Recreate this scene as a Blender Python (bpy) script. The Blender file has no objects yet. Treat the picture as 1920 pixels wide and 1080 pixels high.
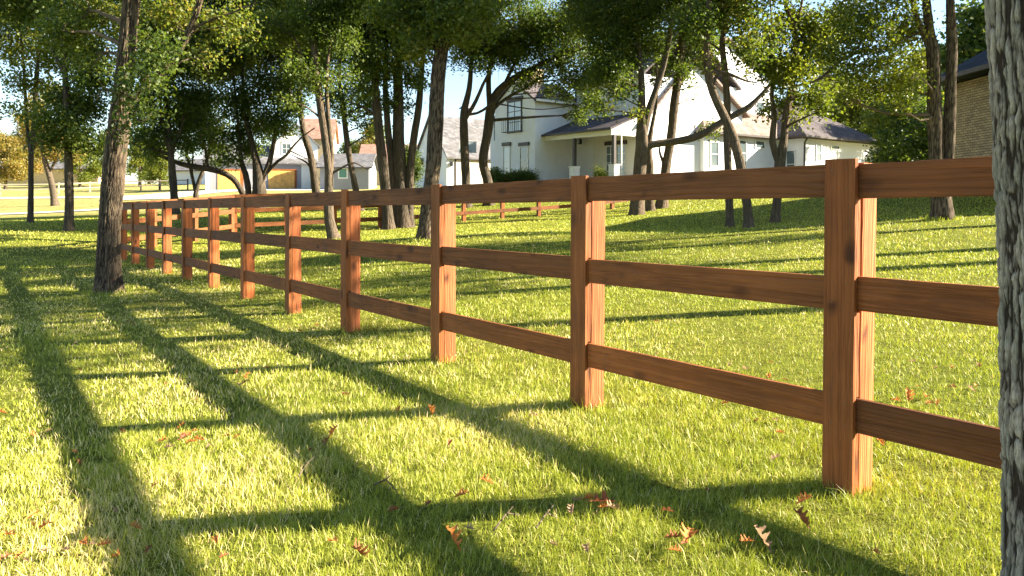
import bpy, math, random
import numpy as np
from mathutils import Vector, Matrix
random.seed(7)
RNG = np.random.default_rng(11)
R = math.radians
scene = bpy.context.scene
col = scene.collection
F = 1450.0; CX = 960.0; HY = 382.0; CAMZ = 1.21      # photo pixels: focal length, centre column, horizon row

# ------------------------------------------------------------------ helpers
def tag(o, label=None, cat=None, group=None, kind=None):
    if label: o['label'] = label
    if cat: o['category'] = cat
    if group: o['group'] = group
    if kind: o['kind'] = kind
    return o
def empty(name, loc=(0, 0, 0), rz=0.0):
    o = bpy.data.objects.new(name, None); col.objects.link(o)
    o.location = loc; o.rotation_euler = (0, 0, rz); o.empty_display_size = .2
    return o
def pix(px, py, Y):
    return np.array([(px - CX) / F * Y, Y, CAMZ + (HY - py) * Y / F])
def np_mesh(name, V, Fc, smooth=False, attrs=None, mats=()):
    """V (n,3); Fc = list of int arrays, each (m,k)"""
    me = bpy.data.meshes.new(name)
    V = np.asarray(V, dtype=np.float32)
    if not isinstance(Fc, (list, tuple)): Fc = [Fc]
    Fc = [np.asarray(f, dtype=np.int32) for f in Fc if len(f)]
    loops = np.concatenate([f.ravel() for f in Fc])
    tot = np.concatenate([np.full(len(f), f.shape[1], dtype=np.int32) for f in Fc])
    start = np.concatenate([[0], np.cumsum(tot)[:-1]]).astype(np.int32)
    me.vertices.add(len(V)); me.vertices.foreach_set('co', V.ravel())
    me.loops.add(len(loops)); me.loops.foreach_set('vertex_index', loops)
    me.polygons.add(len(tot)); me.polygons.foreach_set('loop_start', start)
    if smooth: me.polygons.foreach_set('use_smooth', np.ones(len(tot), dtype=bool))
    for k, a in (attrs or {}).items():
        at = me.attributes.new(k, 'FLOAT', 'POINT'); at.data.foreach_set('value', np.asarray(a, dtype=np.float32))
    for m in mats: me.materials.append(m)
    me.update(calc_edges=True)
    return me
def link(name, me, parent=None, mat=None):
    o = bpy.data.objects.new(name, me); col.objects.link(o)
    if mat is not None and len(me.materials) == 0: me.materials.append(mat)
    if parent is not None: o.parent = parent
    return o
class MB:
    """collects solids, then becomes ONE mesh object"""
    def __init__(s): s.v = []; s.f = []
    def poly(s, pts):
        n = len(s.v); s.v += [tuple(p) for p in pts]; s.f.append(list(range(n, n + len(pts))))
    def box(s, x0, x1, y0, y1, z0, z1):
        n = len(s.v)
        s.v += [(x0,y0,z0),(x1,y0,z0),(x1,y1,z0),(x0,y1,z0),(x0,y0,z1),(x1,y0,z1),(x1,y1,z1),(x0,y1,z1)]
        s.f += [[n,n+3,n+2,n+1],[n+4,n+5,n+6,n+7],[n,n+1,n+5,n+4],[n+1,n+2,n+6,n+5],[n+2,n+3,n+7,n+6],[n+3,n,n+4,n+7]]
        return s
    def prism(s, pts, d):
        """closed polygon pts (3D, one plane) pushed by vector d"""
        n = len(s.v); k = len(pts)
        s.v += [tuple(p) for p in pts] + [tuple(np.array(p) + np.array(d)) for p in pts]
        s.f.append(list(range(n, n + k))[::-1]); s.f.append(list(range(n + k, n + 2*k)))
        for i in range(k):
            j = (i + 1) % k; s.f.append([n+i, n+j, n+k+j, n+k+i])
        return s
    def tube(s, pts, rads, seg=8, cap=True):
        pts = [np.array(p, float) for p in pts]; n0 = len(s.v)
        for i, p in enumerate(pts):
            t = pts[min(i+1, len(pts)-1)] - pts[max(i-1, 0)]; t /= (np.linalg.norm(t) + 1e-9)
            ref = np.array([0, 1, 0]) if abs(t[1]) < .85 else np.array([1, 0, 0])
            a = np.cross(t, ref); a /= np.linalg.norm(a); b = np.cross(t, a)
            r = rads[i] if hasattr(rads, '__len__') else rads
            for k in range(seg):
                th = 2*math.pi*k/seg; s.v.append(tuple(p + r*(a*math.cos(th) + b*math.sin(th))))
        for i in range(len(pts)-1):
            for k in range(seg):
                q = (k+1) % seg; s.f.append([n0+i*seg+k, n0+i*seg+q, n0+(i+1)*seg+q, n0+(i+1)*seg+k])
        if cap:
            s.f.append([n0+k for k in range(seg)][::-1]); e = n0+(len(pts)-1)*seg; s.f.append([e+k for k in range(seg)])
        return s
    def build(s, name, mat, parent=None, bevel=0, smooth=False):
        me = bpy.data.meshes.new(name); me.from_pydata(s.v, [], s.f); me.update()
        o = link(name, me, parent, mat)
        if bevel:
            import bmesh
            bm = bmesh.new(); bm.from_mesh(me)
            bmesh.ops.recalc_face_normals(bm, faces=bm.faces)
            bmesh.ops.bevel(bm, geom=list(bm.edges), offset=bevel, segments=2, affect='EDGES', profile=.6)
            bm.to_mesh(me); bm.free()
        else:
            import bmesh
            bm = bmesh.new(); bm.from_mesh(me); bmesh.ops.recalc_face_normals(bm, faces=bm.faces); bm.to_mesh(me); bm.free()
        if smooth: me.polygons.foreach_set('use_smooth', [True]*len(me.polygons))
        return o
def vnoise(p, seed=0):
    p = np.asarray(p, dtype=np.float64); i = np.floor(p).astype(np.int64); f = p - i; f = f*f*(3-2*f)
    def h(a, b, c):
        n = (a*374761393 + b*668265263 + c*2147483647 + seed*1274126177) & 0xffffffff
        n = ((n ^ (n >> 13)) * 1274126177) & 0xffffffff
        n = ((n ^ (n >> 16)) * 2246822519) & 0xffffffff
        return ((n ^ (n >> 15)) & 0xffffff) / float(0xffffff)
    r = 0
    for a in (0, 1):
        for b in (0, 1):
            for c in (0, 1):
                w = (f[..., 0] if a else 1-f[..., 0])*(f[..., 1] if b else 1-f[..., 1])*(f[..., 2] if c else 1-f[..., 2])
                r = r + w*h(i[..., 0]+a, i[..., 1]+b, i[..., 2]+c)
    return r
def fbm(x, y, s, seed=0, o=3):
    r = 0; w = .5; t = 0
    for k in range(o):
        r = r + w*vnoise(np.stack([x*s, y*s, np.full_like(x, .5+k*7)], -1), seed+k); t += w; w *= .5; s *= 2.1
    return r/t

# ------------------------------------------------------------------ materials
def newmat(name):
    m = bpy.data.materials.new(name); m.use_nodes = True; nt = m.node_tree
    for n in list(nt.nodes): nt.nodes.remove(n)
    out = nt.nodes.new('ShaderNodeOutputMaterial')
    return m, nt, out
def N(nt, t, **kw):
    n = nt.nodes.new(t)
    for k, v in kw.items():
        if k in n.inputs: n.inputs[k].default_value = v
        else: setattr(n, k, v)
    return n
def ramp(nt, fac, stops, interp='LINEAR'):
    n = nt.nodes.new('ShaderNodeValToRGB'); cr = n.color_ramp; cr.interpolation = interp
    while len(cr.elements) > 1: cr.elements.remove(cr.elements[-1])
    for i, (p, c) in enumerate(stops):
        e = cr.elements[0] if i == 0 else cr.elements.new(p)
        e.position = p; e.color = (*c, 1)
    if fac is not None: nt.links.new(fac, n.inputs['Fac'])
    return n
def coords(nt, scale=(1, 1, 1), kind='Object', rnd=False):
    tc = nt.nodes.new('ShaderNodeTexCoord'); src = tc.outputs['Object' if kind == 'World' else kind]
    if kind == 'World':
        src = nt.nodes.new('ShaderNodeNewGeometry').outputs['Position']
    if rnd:
        oi = nt.nodes.new('ShaderNodeObjectInfo'); mu = N(nt, 'ShaderNodeMath', operation='MULTIPLY'); mu.inputs[1].default_value = 37.0
        nt.links.new(oi.outputs['Random'], mu.inputs[0])
        ad = N(nt, 'ShaderNodeVectorMath', operation='ADD'); nt.links.new(src, ad.inputs[0]); nt.links.new(mu.outputs[0], ad.inputs[1]); src = ad.outputs[0]
    mp = nt.nodes.new('ShaderNodeMapping'); mp.inputs['Scale'].default_value = scale
    nt.links.new(src, mp.inputs['Vector']); return mp.outputs[0]
def noise(nt, vec, scale, detail=4, rough=.6, dist=0):
    n = N(nt, 'ShaderNodeTexNoise'); n.inputs['Scale'].default_value = scale; n.inputs['Detail'].default_value = detail
    n.inputs['Roughness'].default_value = rough; n.inputs['Distortion'].default_value = dist
    nt.links.new(vec, n.inputs['Vector']); return n.outputs['Fac']
def mixc(nt, fac, a, b, mode='MIX'):
    n = nt.nodes.new('ShaderNodeMix'); n.data_type = 'RGBA'; n.blend_type = mode
    for k, v in ((0, fac), (6, a), (7, b)):
        if isinstance(v, (int, float)): n.inputs[k].default_value = v
        elif isinstance(v, tuple): n.inputs[k].default_value = (*v, 1)
        else: nt.links.new(v, n.inputs[k])
    return n.outputs[2]
def finish(nt, out, color, rough=.7, bump=None, bstr=.4, bdist=.01, spec=.3, metal=0):
    b = nt.nodes.new('ShaderNodeBsdfPrincipled')
    if isinstance(color, tuple): b.inputs['Base Color'].default_value = (*color, 1)
    else: nt.links.new(color, b.inputs['Base Color'])
    b.inputs['Roughness'].default_value = rough; b.inputs['Specular IOR Level'].default_value = spec; b.inputs['Metallic'].default_value = metal
    if bump is not None:
        bn = nt.nodes.new('ShaderNodeBump'); bn.inputs['Strength'].default_value = bstr; bn.inputs['Distance'].default_value = bdist
        nt.links.new(bump, bn.inputs['Height']); nt.links.new(bn.outputs[0], b.inputs['Normal'])
    nt.links.new(b.outputs[0], out.inputs['Surface']); return b
def simple(name, c, rough=.7, var=.15, scale=3.0, spec=.3, bstr=.2, bdist=.004, metal=0):
    m, nt, out = newmat(name); v = coords(nt, rnd=True)
    f = noise(nt, v, scale, 5)
    c0 = tuple(x*(1-var) for x in c); c1 = tuple(min(1, x*(1+var)) for x in c)
    r = ramp(nt, f, [(.3, c0), (.7, c1)])
    finish(nt, out, r.outputs[0], rough, noise(nt, v, scale*14, 3), bstr, bdist, spec, metal); return m
def wood(name, axis, c=(.22, .081, .026)):
    m, nt, out = newmat(name)
    st = (1.0, 1.0, 1.0)
    sc = [34, 34, 34]; sc[axis] = 1.1
    v = coords(nt, tuple(sc), rnd=True)
    g = noise(nt, v, 1.0, 5, .62, .9)
    sc2 = [9, 9, 9]; sc2[axis] = .35
    g2 = noise(nt, coords(nt, tuple(sc2), rnd=True), 1.0, 3, .5, 2.2)
    # growth rings as soft bands
    wv = nt.nodes.new('ShaderNodeMath'); wv.operation = 'MULTIPLY'; nt.links.new(g2, wv.inputs[0]); wv.inputs[1].default_value = 42
    sn = nt.nodes.new('ShaderNodeMath'); sn.operation = 'SINE'; nt.links.new(wv.outputs[0], sn.inputs[0])
    mr = N(nt, 'ShaderNodeMapRange'); nt.links.new(sn.outputs[0], mr.inputs[0]); mr.inputs[1].default_value = -1
    dk = tuple(x*.68 for x in c); lt = tuple(min(1, x*1.25) for x in c)
    r = ramp(nt, g, [(.25, dk), (.5, c), (.76, lt)])
    ringc = ramp(nt, mr.outputs[0], [(0, (.70, .64, .57)), (.35, (1, 1, 1)), (1, (1.0, 1.0, 1.0))])
    c1 = mixc(nt, .75, r.outputs[0], ringc.outputs[0], 'MULTIPLY')
    # knots
    kk = [7.0, 7.0, 7.0]; kk[axis] = 3.2
    vo = N(nt, 'ShaderNodeTexVoronoi'); vo.inputs['Scale'].default_value = 1.0; vo.inputs['Randomness'].default_value = 1.0
    nt.links.new(coords(nt, tuple(kk), rnd=True), vo.inputs['Vector'])
    kr = ramp(nt, vo.outputs['Distance'], [(0, (1, 1, 1)), (.11, (.85, .85, .85)), (.26, (0, 0, 0))])
    vn = noise(nt, coords(nt, (3, 3, 3), rnd=True), 1.0, 1)
    km = ramp(nt, vn, [(.40, (0, 0, 0)), (.46, (1, 1, 1))])
    kf = N(nt, 'ShaderNodeMath', operation='MULTIPLY'); nt.links.new(kr.outputs[0], kf.inputs[0]); nt.links.new(km.outputs[0], kf.inputs[1])
    c2 = mixc(nt, kf.outputs[0], c1, (.075, .028, .012))
    big = noise(nt, coords(nt, (2.3, 2.3, 2.3), kind='World'), 1.0, 3)
    bigr = ramp(nt, big, [(.3, (.74, .74, .76)), (.7, (1.16, 1.12, 1.08))])
    c3 = mixc(nt, 1.0, c2, bigr.outputs[0], 'MULTIPLY')
    oi = nt.nodes.new('ShaderNodeObjectInfo'); orr = ramp(nt, oi.outputs['Random'], [(0, (.68, .72, .80)), (.35, (1.02, .95, .88)), (.7, (.88, .90, .92)), (1, (1.28, 1.18, 1.05))])
    c3 = mixc(nt, 1.0, c3, orr.outputs[0], 'MULTIPLY')
    st = noise(nt, coords(nt, (14, 14, 1.4) if axis == 2 else (3, 3, 3), rnd=True), 1.0, 5, .7)
    c3 = mixc(nt, ramp(nt, st, [(.58, (0, 0, 0)), (.72, (.55, .55, .55))]).outputs[0], c3, (.10, .058, .036))
    hm = N(nt, 'ShaderNodeMath', operation='ADD'); nt.links.new(g, hm.inputs[0]); nt.links.new(mr.outputs[0], hm.inputs[1])
    finish(nt, out, c3, .68, hm.outputs[0], .7, .0035, .2)
    return m
def bark(name, c=(.16, .135, .11), scale=1.0):
    m, nt, out = newmat(name)
    v = coords(nt, (24*scale, 24*scale, 4.2*scale))
    f = noise(nt, v, 1.0, 5, .65, .6)
    vo = N(nt, 'ShaderNodeTexVoronoi'); vo.inputs['Scale'].default_value = 1.0; vo.feature = 'DISTANCE_TO_EDGE'
    nt.links.new(coords(nt, (17*scale, 17*scale, 3.2*scale)), vo.inputs['Vector'])
    big = noise(nt, coords(nt, (1.6, 1.6, .9)), 1.0, 3)
    dk = tuple(x*.45 for x in c); lt = tuple(x*1.75 for x in c)
    r = ramp(nt, f, [(.28, dk), (.52, c), (.78, lt)])
    br = ramp(nt, big, [(.3, (.72, .76, .74)), (.7, (1.15, 1.08, 1.0))])
    c1 = mixc(nt, 1.0, r.outputs[0], br.outputs[0], 'MULTIPLY')
    er = ramp(nt, vo.outputs['Distance'], [(0, (0, 0, 0)), (.14, (1, 1, 1))])
    ad = N(nt, 'ShaderNodeMath', operation='ADD'); nt.links.new(er.outputs[0], ad.inputs[0]); nt.links.new(f, ad.inputs[1])
    finish(nt, out, c1, .9, ad.outputs[0], .9, .018, .1)
    return m
def ridged_bark(name, hi=(.36, .33, .285), lo=(.07, .055, .042)):
    m, nt, out = newmat(name)
    at = N(nt, 'ShaderNodeAttribute', attribute_name='ridge')
    r = ramp(nt, at.outputs['Fac'], [(.0, lo), (.16, lo), (.42, tuple(.6*a+.4*b for a, b in zip(hi, lo))), (.8, hi), (1, tuple(x*1.15 for x in hi))])
    f = noise(nt, coords(nt, (210, 210, 38)), 1.0, 6, .75); fr = ramp(nt, f, [(.32, (.5, .49, .48)), (.66, (1.4, 1.37, 1.3))])
    g2 = noise(nt, coords(nt, (5, 5, 3)), 1.0, 4); gr = ramp(nt, g2, [(.35, (.78, .80, .76)), (.65, (1.12, 1.08, 1.04))])
    c = mixc(nt, 1.0, mixc(nt, 1.0, r.outputs[0], fr.outputs[0], 'MULTIPLY'), gr.outputs[0], 'MULTIPLY')
    finish(nt, out, c, .95, f, .8, .006, .1); return m
def leafmat(name, stops, trans=.40, rough=.5, spec=.3):
    m, nt, out = newmat(name)
    at = N(nt, 'ShaderNodeAttribute', attribute_name='rnd')
    r = ramp(nt, at.outputs['Fac'], stops)
    b = finish(nt, out, r.outputs[0], rough, spec=spec)
    t = nt.nodes.new('ShaderNodeBsdfTranslucent')
    tc = mixc(nt, 1.0, r.outputs[0], (1.7, 1.75, .75), 'MULTIPLY'); nt.links.new(tc, t.inputs['Color'])
    mx = nt.nodes.new('ShaderNodeMixShader'); mx.inputs[0].default_value = trans
    nt.links.new(b.outputs[0], mx.inputs[1]); nt.links.new(t.outputs[0], mx.inputs[2]); nt.links.new(mx.outputs[0], out.inputs['Surface'])
    return m

M = {}
M['wood_x'] = wood('stained_wood_rail', 0); M['wood_z'] = wood('stained_wood_post', 2, (.31, .108, .033))
M['wood_rough'] = wood('stained_wood_rough_sawn', 2, (.52, .16, .052))
M['pale_wood'] = simple('weathered_pale_wood', (.33, .28, .2))
M['steel'] = simple('nail_steel', (.16, .12, .09), .5, metal=.5)
M['bark'] = bark('oak_bark', (.125, .098, .072)); M['bark_grey'] = bark('grey_oak_bark', (.33, .29, .24), 1.6)
M['bark_far'] = bark('dark_oak_bark', (.085, .068, .052), .6)
M['bark_ridged'] = ridged_bark('ridged_grey_bark', (.40, .36, .31), (.045, .034, .027)); M['bark_ridged_brown'] = ridged_bark('ridged_brown_bark', (.16, .125, .09), (.04, .03, .024))
M['leaf'] = leafmat('oak_leaf', [(0, (.026, .050, .012)), (.45, (.070, .105, .020)), (.8, (.145, .17, .030)), (1, (.25, .20, .04))])
M['leaf_lit'] = leafmat('sunlit_yellowing_oak_leaf', [(0, (.05, .072, .012)), (.5, (.13, .155, .022)), (.85, (.21, .215, .03)), (1, (.30, .19, .035))])  # yellowing leaves, a lighter copy of the oak leaf with sunlight painted in
M['leaf_autumn'] = leafmat('autumn_leaf', [(0, (.11, .11, .03)), (.4, (.20, .17, .04)), (.75, (.30, .19, .05)), (1, (.34, .14, .045))])
M['leaf_far'] = leafmat('olive_leaf', [(0, (.035, .06, .02)), (.5, (.08, .105, .025)), (1, (.17, .17, .04))])
M['stucco'] = simple('white_stucco', (.76, .765, .76), .9, .04, 2, .1, .3, .006)
M['siding'] = simple('pale_siding', (.72, .73, .74), .8, .03)
M['cream'] = simple('cream_stucco', (.70, .67, .58), .9, .04, 2, .1, .3, .006)
M['trim'] = simple('white_trim', (.78, .77, .72), .6, .03)
M['dark_trim'] = simple('dark_bronze_trim', (.045, .035, .03), .45, .2)
M['grey_wall'] = simple('grey_siding', (.26, .26, .28), .8, .06)
M['tan_wall'] = simple('tan_wall', (.55, .42, .24), .85, .08)
M['garage'] = simple('beige_garage_door', (.5, .44, .38), .6, .05)
M['orange_door'] = wood('orange_wood_door', 2, (.80, .46, .13))
M['concrete'] = simple('pale_concrete', (.56, .54, .49), .9, .1, 1.2, .2)
M['green_glass'] = simple('green_blind', (.08, .22, .17), .2, .1, 1, .5)
M['black'] = simple('black_metal', (.02, .02, .022), .4, .2)

def shingle(name, c):
    m, nt, out = newmat(name)
    br = N(nt, 'ShaderNodeTexBrick'); br.inputs['Scale'].default_value = 1.0
    br.inputs['Color1'].default_value = (*[x*.75 for x in c], 1); br.inputs['Color2'].default_value = (*[x*1.25 for x in c], 1); br.inputs['Mortar'].default_value = (*[x*.45 for x in c], 1)
    br.inputs['Brick Width'].default_value = .32; br.inputs['Row Height'].default_value = .14; br.inputs['Mortar Size'].default_value = .008
    v = coords(nt)
    # slope-following coordinates: u along the local x+y, v along height
    sx = nt.nodes.new('ShaderNodeSeparateXYZ'); nt.links.new(v, sx.inputs[0])
    ad = N(nt, 'ShaderNodeMath', operation='ADD'); nt.links.new(sx.outputs[0], ad.inputs[0]); nt.links.new(sx.outputs[1], ad.inputs[1])
    cb = nt.nodes.new('ShaderNodeCombineXYZ'); nt.links.new(ad.outputs[0], cb.inputs[0]); nt.links.new(sx.outputs[2], cb.inputs[1])
    nt.links.new(cb.outputs[0], br.inputs['Vector'])
    f = noise(nt, v, 1.3, 4); fr = ramp(nt, f, [(.3, (.8, .8, .8)), (.7, (1.2, 1.2, 1.2))])
    finish(nt, out, mixc(nt, 1.0, br.outputs['Color'], fr.outputs[0], 'MULTIPLY'), .95, br.outputs['Fac'], -.3, .01, .1)
    return m
M['shingle'] = shingle('dark_shingle', (.095, .082, .085)); M['shingle_brown'] = shingle('brown_shingle', (.23, .175, .15))
M['shingle_red'] = shingle('red_tile', (.32, .185, .14)); M['shingle_blue'] = shingle('slate_shingle', (.035, .042, .055)); M['shingle_grey'] = shingle('grey_shingle', (.15, .145, .15))
def brick(name):
    m, nt, out = newmat(name)
    br = N(nt, 'ShaderNodeTexBrick'); br.inputs['Scale'].default_value = 1.0
    br.inputs['Color1'].default_value = (.50, .38, .26, 1); br.inputs['Color2'].default_value = (.30, .22, .16, 1); br.inputs['Mortar'].default_value = (.16, .13, .10, 1)
    br.inputs['Brick Width'].default_value = .21; br.inputs['Row Height'].default_value = .085; br.inputs['Mortar Size'].default_value = .012; br.inputs['Bias'].default_value = -.2
    v = coords(nt); sx = nt.nodes.new('ShaderNodeSeparateXYZ'); nt.links.new(v, sx.inputs[0])
    ad = N(nt, 'ShaderNodeMath', operation='ADD'); nt.links.new(sx.outputs[0], ad.inputs[0]); nt.links.new(sx.outputs[1], ad.inputs[1])
    cb = nt.nodes.new('ShaderNodeCombineXYZ'); nt.links.new(ad.outputs[0], cb.inputs[0]); nt.links.new(sx.outputs[2], cb.inputs[1])
    nt.links.new(cb.outputs[0], br.inputs['Vector'])
    f = noise(nt, v, 2.3, 4); fr = ramp(nt, f, [(.3, (.8, .8, .8)), (.7, (1.2, 1.18, 1.1))])
    finish(nt, out, mixc(nt, 1.0, br.outputs['Color'], fr.outputs[0], 'MULTIPLY'), .9, br.outputs['Fac'], -.6, .012, .1)
    return m
M['brick'] = brick('tan_brick')
def glassmat(name, c):
    m, nt, out = newmat(name); finish(nt, out, c, .08, spec=.8); return m
M['glass'] = glassmat('window_glass', (.09, .12, .13)); M['glass_pale'] = glassmat('curtained_glass', (.42, .47, .5))

# ------------------------------------------------------------------ terrain
FV = -52.0
def fence_point(k):                       # the near fence, post k
    Y = 3.3 + 1.46*k; px = 3666.0/(2.26 + k) + FV
    if k < 0: px = CX + F*(1.405 - 1.0185*k)/Y
    return (px - CX)/F*Y, Y
A0 = np.array(fence_point(0)); A11 = np.array(fence_point(11)); FD = (A11 - A0)/11.0
KE = {0: -.015, 1: .94, 2: 1.92, 3: 2.95, 4: 3.88, 5: 4.90, 6: 5.91, 7: 6.92, 8: 7.86, 9: 8.83, 10: 9.82, 11: 10.8, 12: 11.8}
def fpt(k): p = A0 + FD*KE.get(k, k); return float(p[0]), float(p[1])
ctrl = []
def cp(px, py, Y): p = pix(px, py, Y); ctrl.append((p[0], p[1], p[2]))
for k in range(0, 13, 1): x, y = fpt(k); ctrl.append((x, y, -.016*k))
for k in (-1, -2): x, y = fpt(k); ctrl.append((x, y, .02*(-k)))
for (x, y) in ((0, 0), (-3, 3), (-5.5, 6), (4, 1), (-2, 1), (5, 4), (3.5, 6), (-9, 8), (8, 7), (0, -6), (9, -4), (-9, -4)):
    ctrl.append((x, y, .035*(x-1.39) + .0133*(y-3.3)))
for a in ((203, 550, 11.5), (57, 418, 30), (130, 432, 26), (0, 500, 16.5), (1765, 412, 16), (1403, 427, 19), (1453, 418, 20.5),
          (1193, 403, 30), (1240, 390, 33), (795, 451, 18.5), (625, 447, 24), (760, 429, 28), (434, 449, 25), (905, 412, 31), (1053, 401, 33),
          (329, 402, 38), (598, 388, 42), (480, 392, 40), (875, 389, 38), (672, 395, 37), (450, 357, 84), (600, 357, 84), (1003, 343, 48), (1320, 345, 47), (1650, 345, 56),
          (837, 350, 62), (1790, 343, 27), (1700, 352, 30), (1500, 366, 31), (0, 406, 48), (230, 393, 53), (-200, 410, 48), (0, 345, 130), (960, 342, 130), (1900, 342, 130), (150, 362, 90), (2300, 350, 40), (2300, 400, 22), (-400, 430, 28), (1500, 505, 10.5)):
    cp(*a)
ctrl = np.array(ctrl)
def _U(r2): return np.where(r2 < 1e-9, 0, r2*np.log(np.maximum(r2, 1e-9)))
def _tps():
    P = ctrl[:, :2]/10; n = len(P); d2 = ((P[:, None]-P[None])**2).sum(-1)
    K = _U(d2) + np.eye(n)*.004; Q = np.hstack([np.ones((n, 1)), P])
    A = np.block([[K, Q], [Q.T, np.zeros((3, 3))]]); return np.linalg.solve(A, np.concatenate([ctrl[:, 2], [0, 0, 0]]))
TW = _tps()
def H(x, y):
    x = np.atleast_1d(np.asarray(x, float)); y = np.atleast_1d(np.asarray(y, float)); sh = x.shape
    xf = x.ravel(); yf = y.ravel(); out = np.empty(len(xf)); P = ctrl[:, :2]/10
    for s in range(0, len(xf), 20000):
        q = np.stack([xf[s:s+20000], yf[s:s+20000]], -1)/10
        d2 = ((q[:, None]-P[None])**2).sum(-1)
        out[s:s+20000] = _U(d2) @ TW[:len(P)] + TW[-3] + q @ TW[-2:]
    r = np.hypot(xf, yf - 30); w = np.clip((r - 75)/90, 0, 1); w = w*w*(3-2*w)
    out = np.clip(out, -1.5, 6.0)*(1-w) + 4.6*w
    out = np.where(yf < -8, out*np.exp((yf+8)/10), out)
    return out.reshape(sh)
def h1(x, y): return float(H(x, y)[0])
def graded(lo, hi, fine_lo, fine_hi, step, grow=1.18):
    a = list(np.arange(fine_lo, fine_hi, step)); s = step; v = fine_hi; up = []
    while v < hi: up.append(v); s *= grow; v += s
    up.append(hi); s = step; v = fine_lo; dn = []
    while v > lo: s *= grow; v -= s; dn.append(max(v, lo))
    return np.array(dn[::-1] + a + up)
gx = graded(-900, 900, -30, 30, .5); gy = graded(-300, 1200, -3, 70, .5)
GX, GY = np.meshgrid(gx, gy); GZ = H(GX, GY) + (fbm(GX, GY, .5, 3)-.5)*.05*np.clip(1 - np.hypot(GX, GY)/80, 0, 1)
nx, ny = len(gx), len(gy); idx = np.arange(nx*ny).reshape(ny, nx)
quads = np.stack([idx[:-1, :-1], idx[:-1, 1:], idx[1:, 1:], idx[1:, :-1]], -1).reshape(-1, 4)
m, nt, out = newmat('lawn_soil')
v = coords(nt, kind='World')
f1 = noise(nt, v, .35, 4); f2 = noise(nt, v, 9.0, 5, .7); f3 = noise(nt, v, 60.0, 3, .7)
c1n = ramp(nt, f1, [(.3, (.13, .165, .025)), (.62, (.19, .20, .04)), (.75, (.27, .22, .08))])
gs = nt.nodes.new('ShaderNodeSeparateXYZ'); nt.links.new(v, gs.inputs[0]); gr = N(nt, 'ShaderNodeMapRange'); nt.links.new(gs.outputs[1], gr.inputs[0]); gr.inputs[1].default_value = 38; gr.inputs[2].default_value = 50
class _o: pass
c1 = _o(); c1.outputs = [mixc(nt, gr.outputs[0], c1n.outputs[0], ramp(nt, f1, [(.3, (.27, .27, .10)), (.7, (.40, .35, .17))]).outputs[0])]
c2 = ramp(nt, f2, [(.3, (.55, .5, .45)), (.7, (1.3, 1.3, 1.1))])
c3 = ramp(nt, f3, [(.3, (.5, .5, .5)), (.7, (1.4, 1.4, 1.3))])
cc = mixc(nt, 1.0, mixc(nt, 1.0, c1.outputs[0], c2.outputs[0], 'MULTIPLY'), c3.outputs[0], 'MULTIPLY')
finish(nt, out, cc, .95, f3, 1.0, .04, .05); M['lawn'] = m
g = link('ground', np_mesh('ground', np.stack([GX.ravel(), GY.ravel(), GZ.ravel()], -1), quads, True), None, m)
tag(g, 'short green lawn rising gently towards the houses', 'lawn', kind='structure')

def strip(name, pts, w0, mat, label, cat, off=.03, kerb=0):
    """draped ribbon along world points pts (x, y)"""
    pts = np.array(pts, float); seg = []
    for i in range(len(pts)-1):
        n = max(2, int(np.linalg.norm(pts[i+1]-pts[i])/.8))
        for t in np.linspace(0, 1, n, endpoint=False): seg.append(pts[i]*(1-t)+pts[i+1]*t)
    seg.append(pts[-1]); seg = np.array(seg)
    for _ in range(12): seg[1:-1] = (seg[:-2]+seg[2:]+2*seg[1:-1])/4
    tg = np.gradient(seg, axis=0); tg /= np.linalg.norm(tg, axis=1)[:, None]; nr = np.stack([-tg[:, 1], tg[:, 0]], -1)
    k = 9; V = []
    for j in range(k): q = seg + nr*w0*(j/(k-1)-.5); V.append(np.column_stack([q, H(q[:, 0], q[:, 1]) + off]))
    V = np.stack(V, 1); n = len(seg); idx = np.arange(n*k).reshape(n, k)
    qd = np.stack([idx[:-1, :-1], idx[:-1, 1:], idx[1:, 1:], idx[1:, :-1]], -1).reshape(-1, 4)
    o = link(name, np_mesh(name, V.reshape(-1, 3), qd, True), None, mat); tag(o, label, cat, kind='structure'); return o
def gpt(px, Y): return ((px-CX)/F*Y, Y)
strip('driveway', [gpt(-500, 49), gpt(0, 51), gpt(180, 53.5), gpt(300, 57), gpt(400, 63)], 2.3, M['concrete'], 'pale concrete drive crossing the lawn beyond the fence corner', 'driveway', .05)
strip('garage_apron', [gpt(250, 68), gpt(360, 80), gpt(480, 85.5), gpt(620, 85.5)], 6.5, M['concrete'], 'pale concrete apron in front of the orange garage doors', 'driveway', .06)
strip('road', [gpt(-300, 80), gpt(60, 77), gpt(250, 74), gpt(320, 77)], 3.0, M['concrete'], 'pale road running past the far rail fence', 'road', .045)

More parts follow.
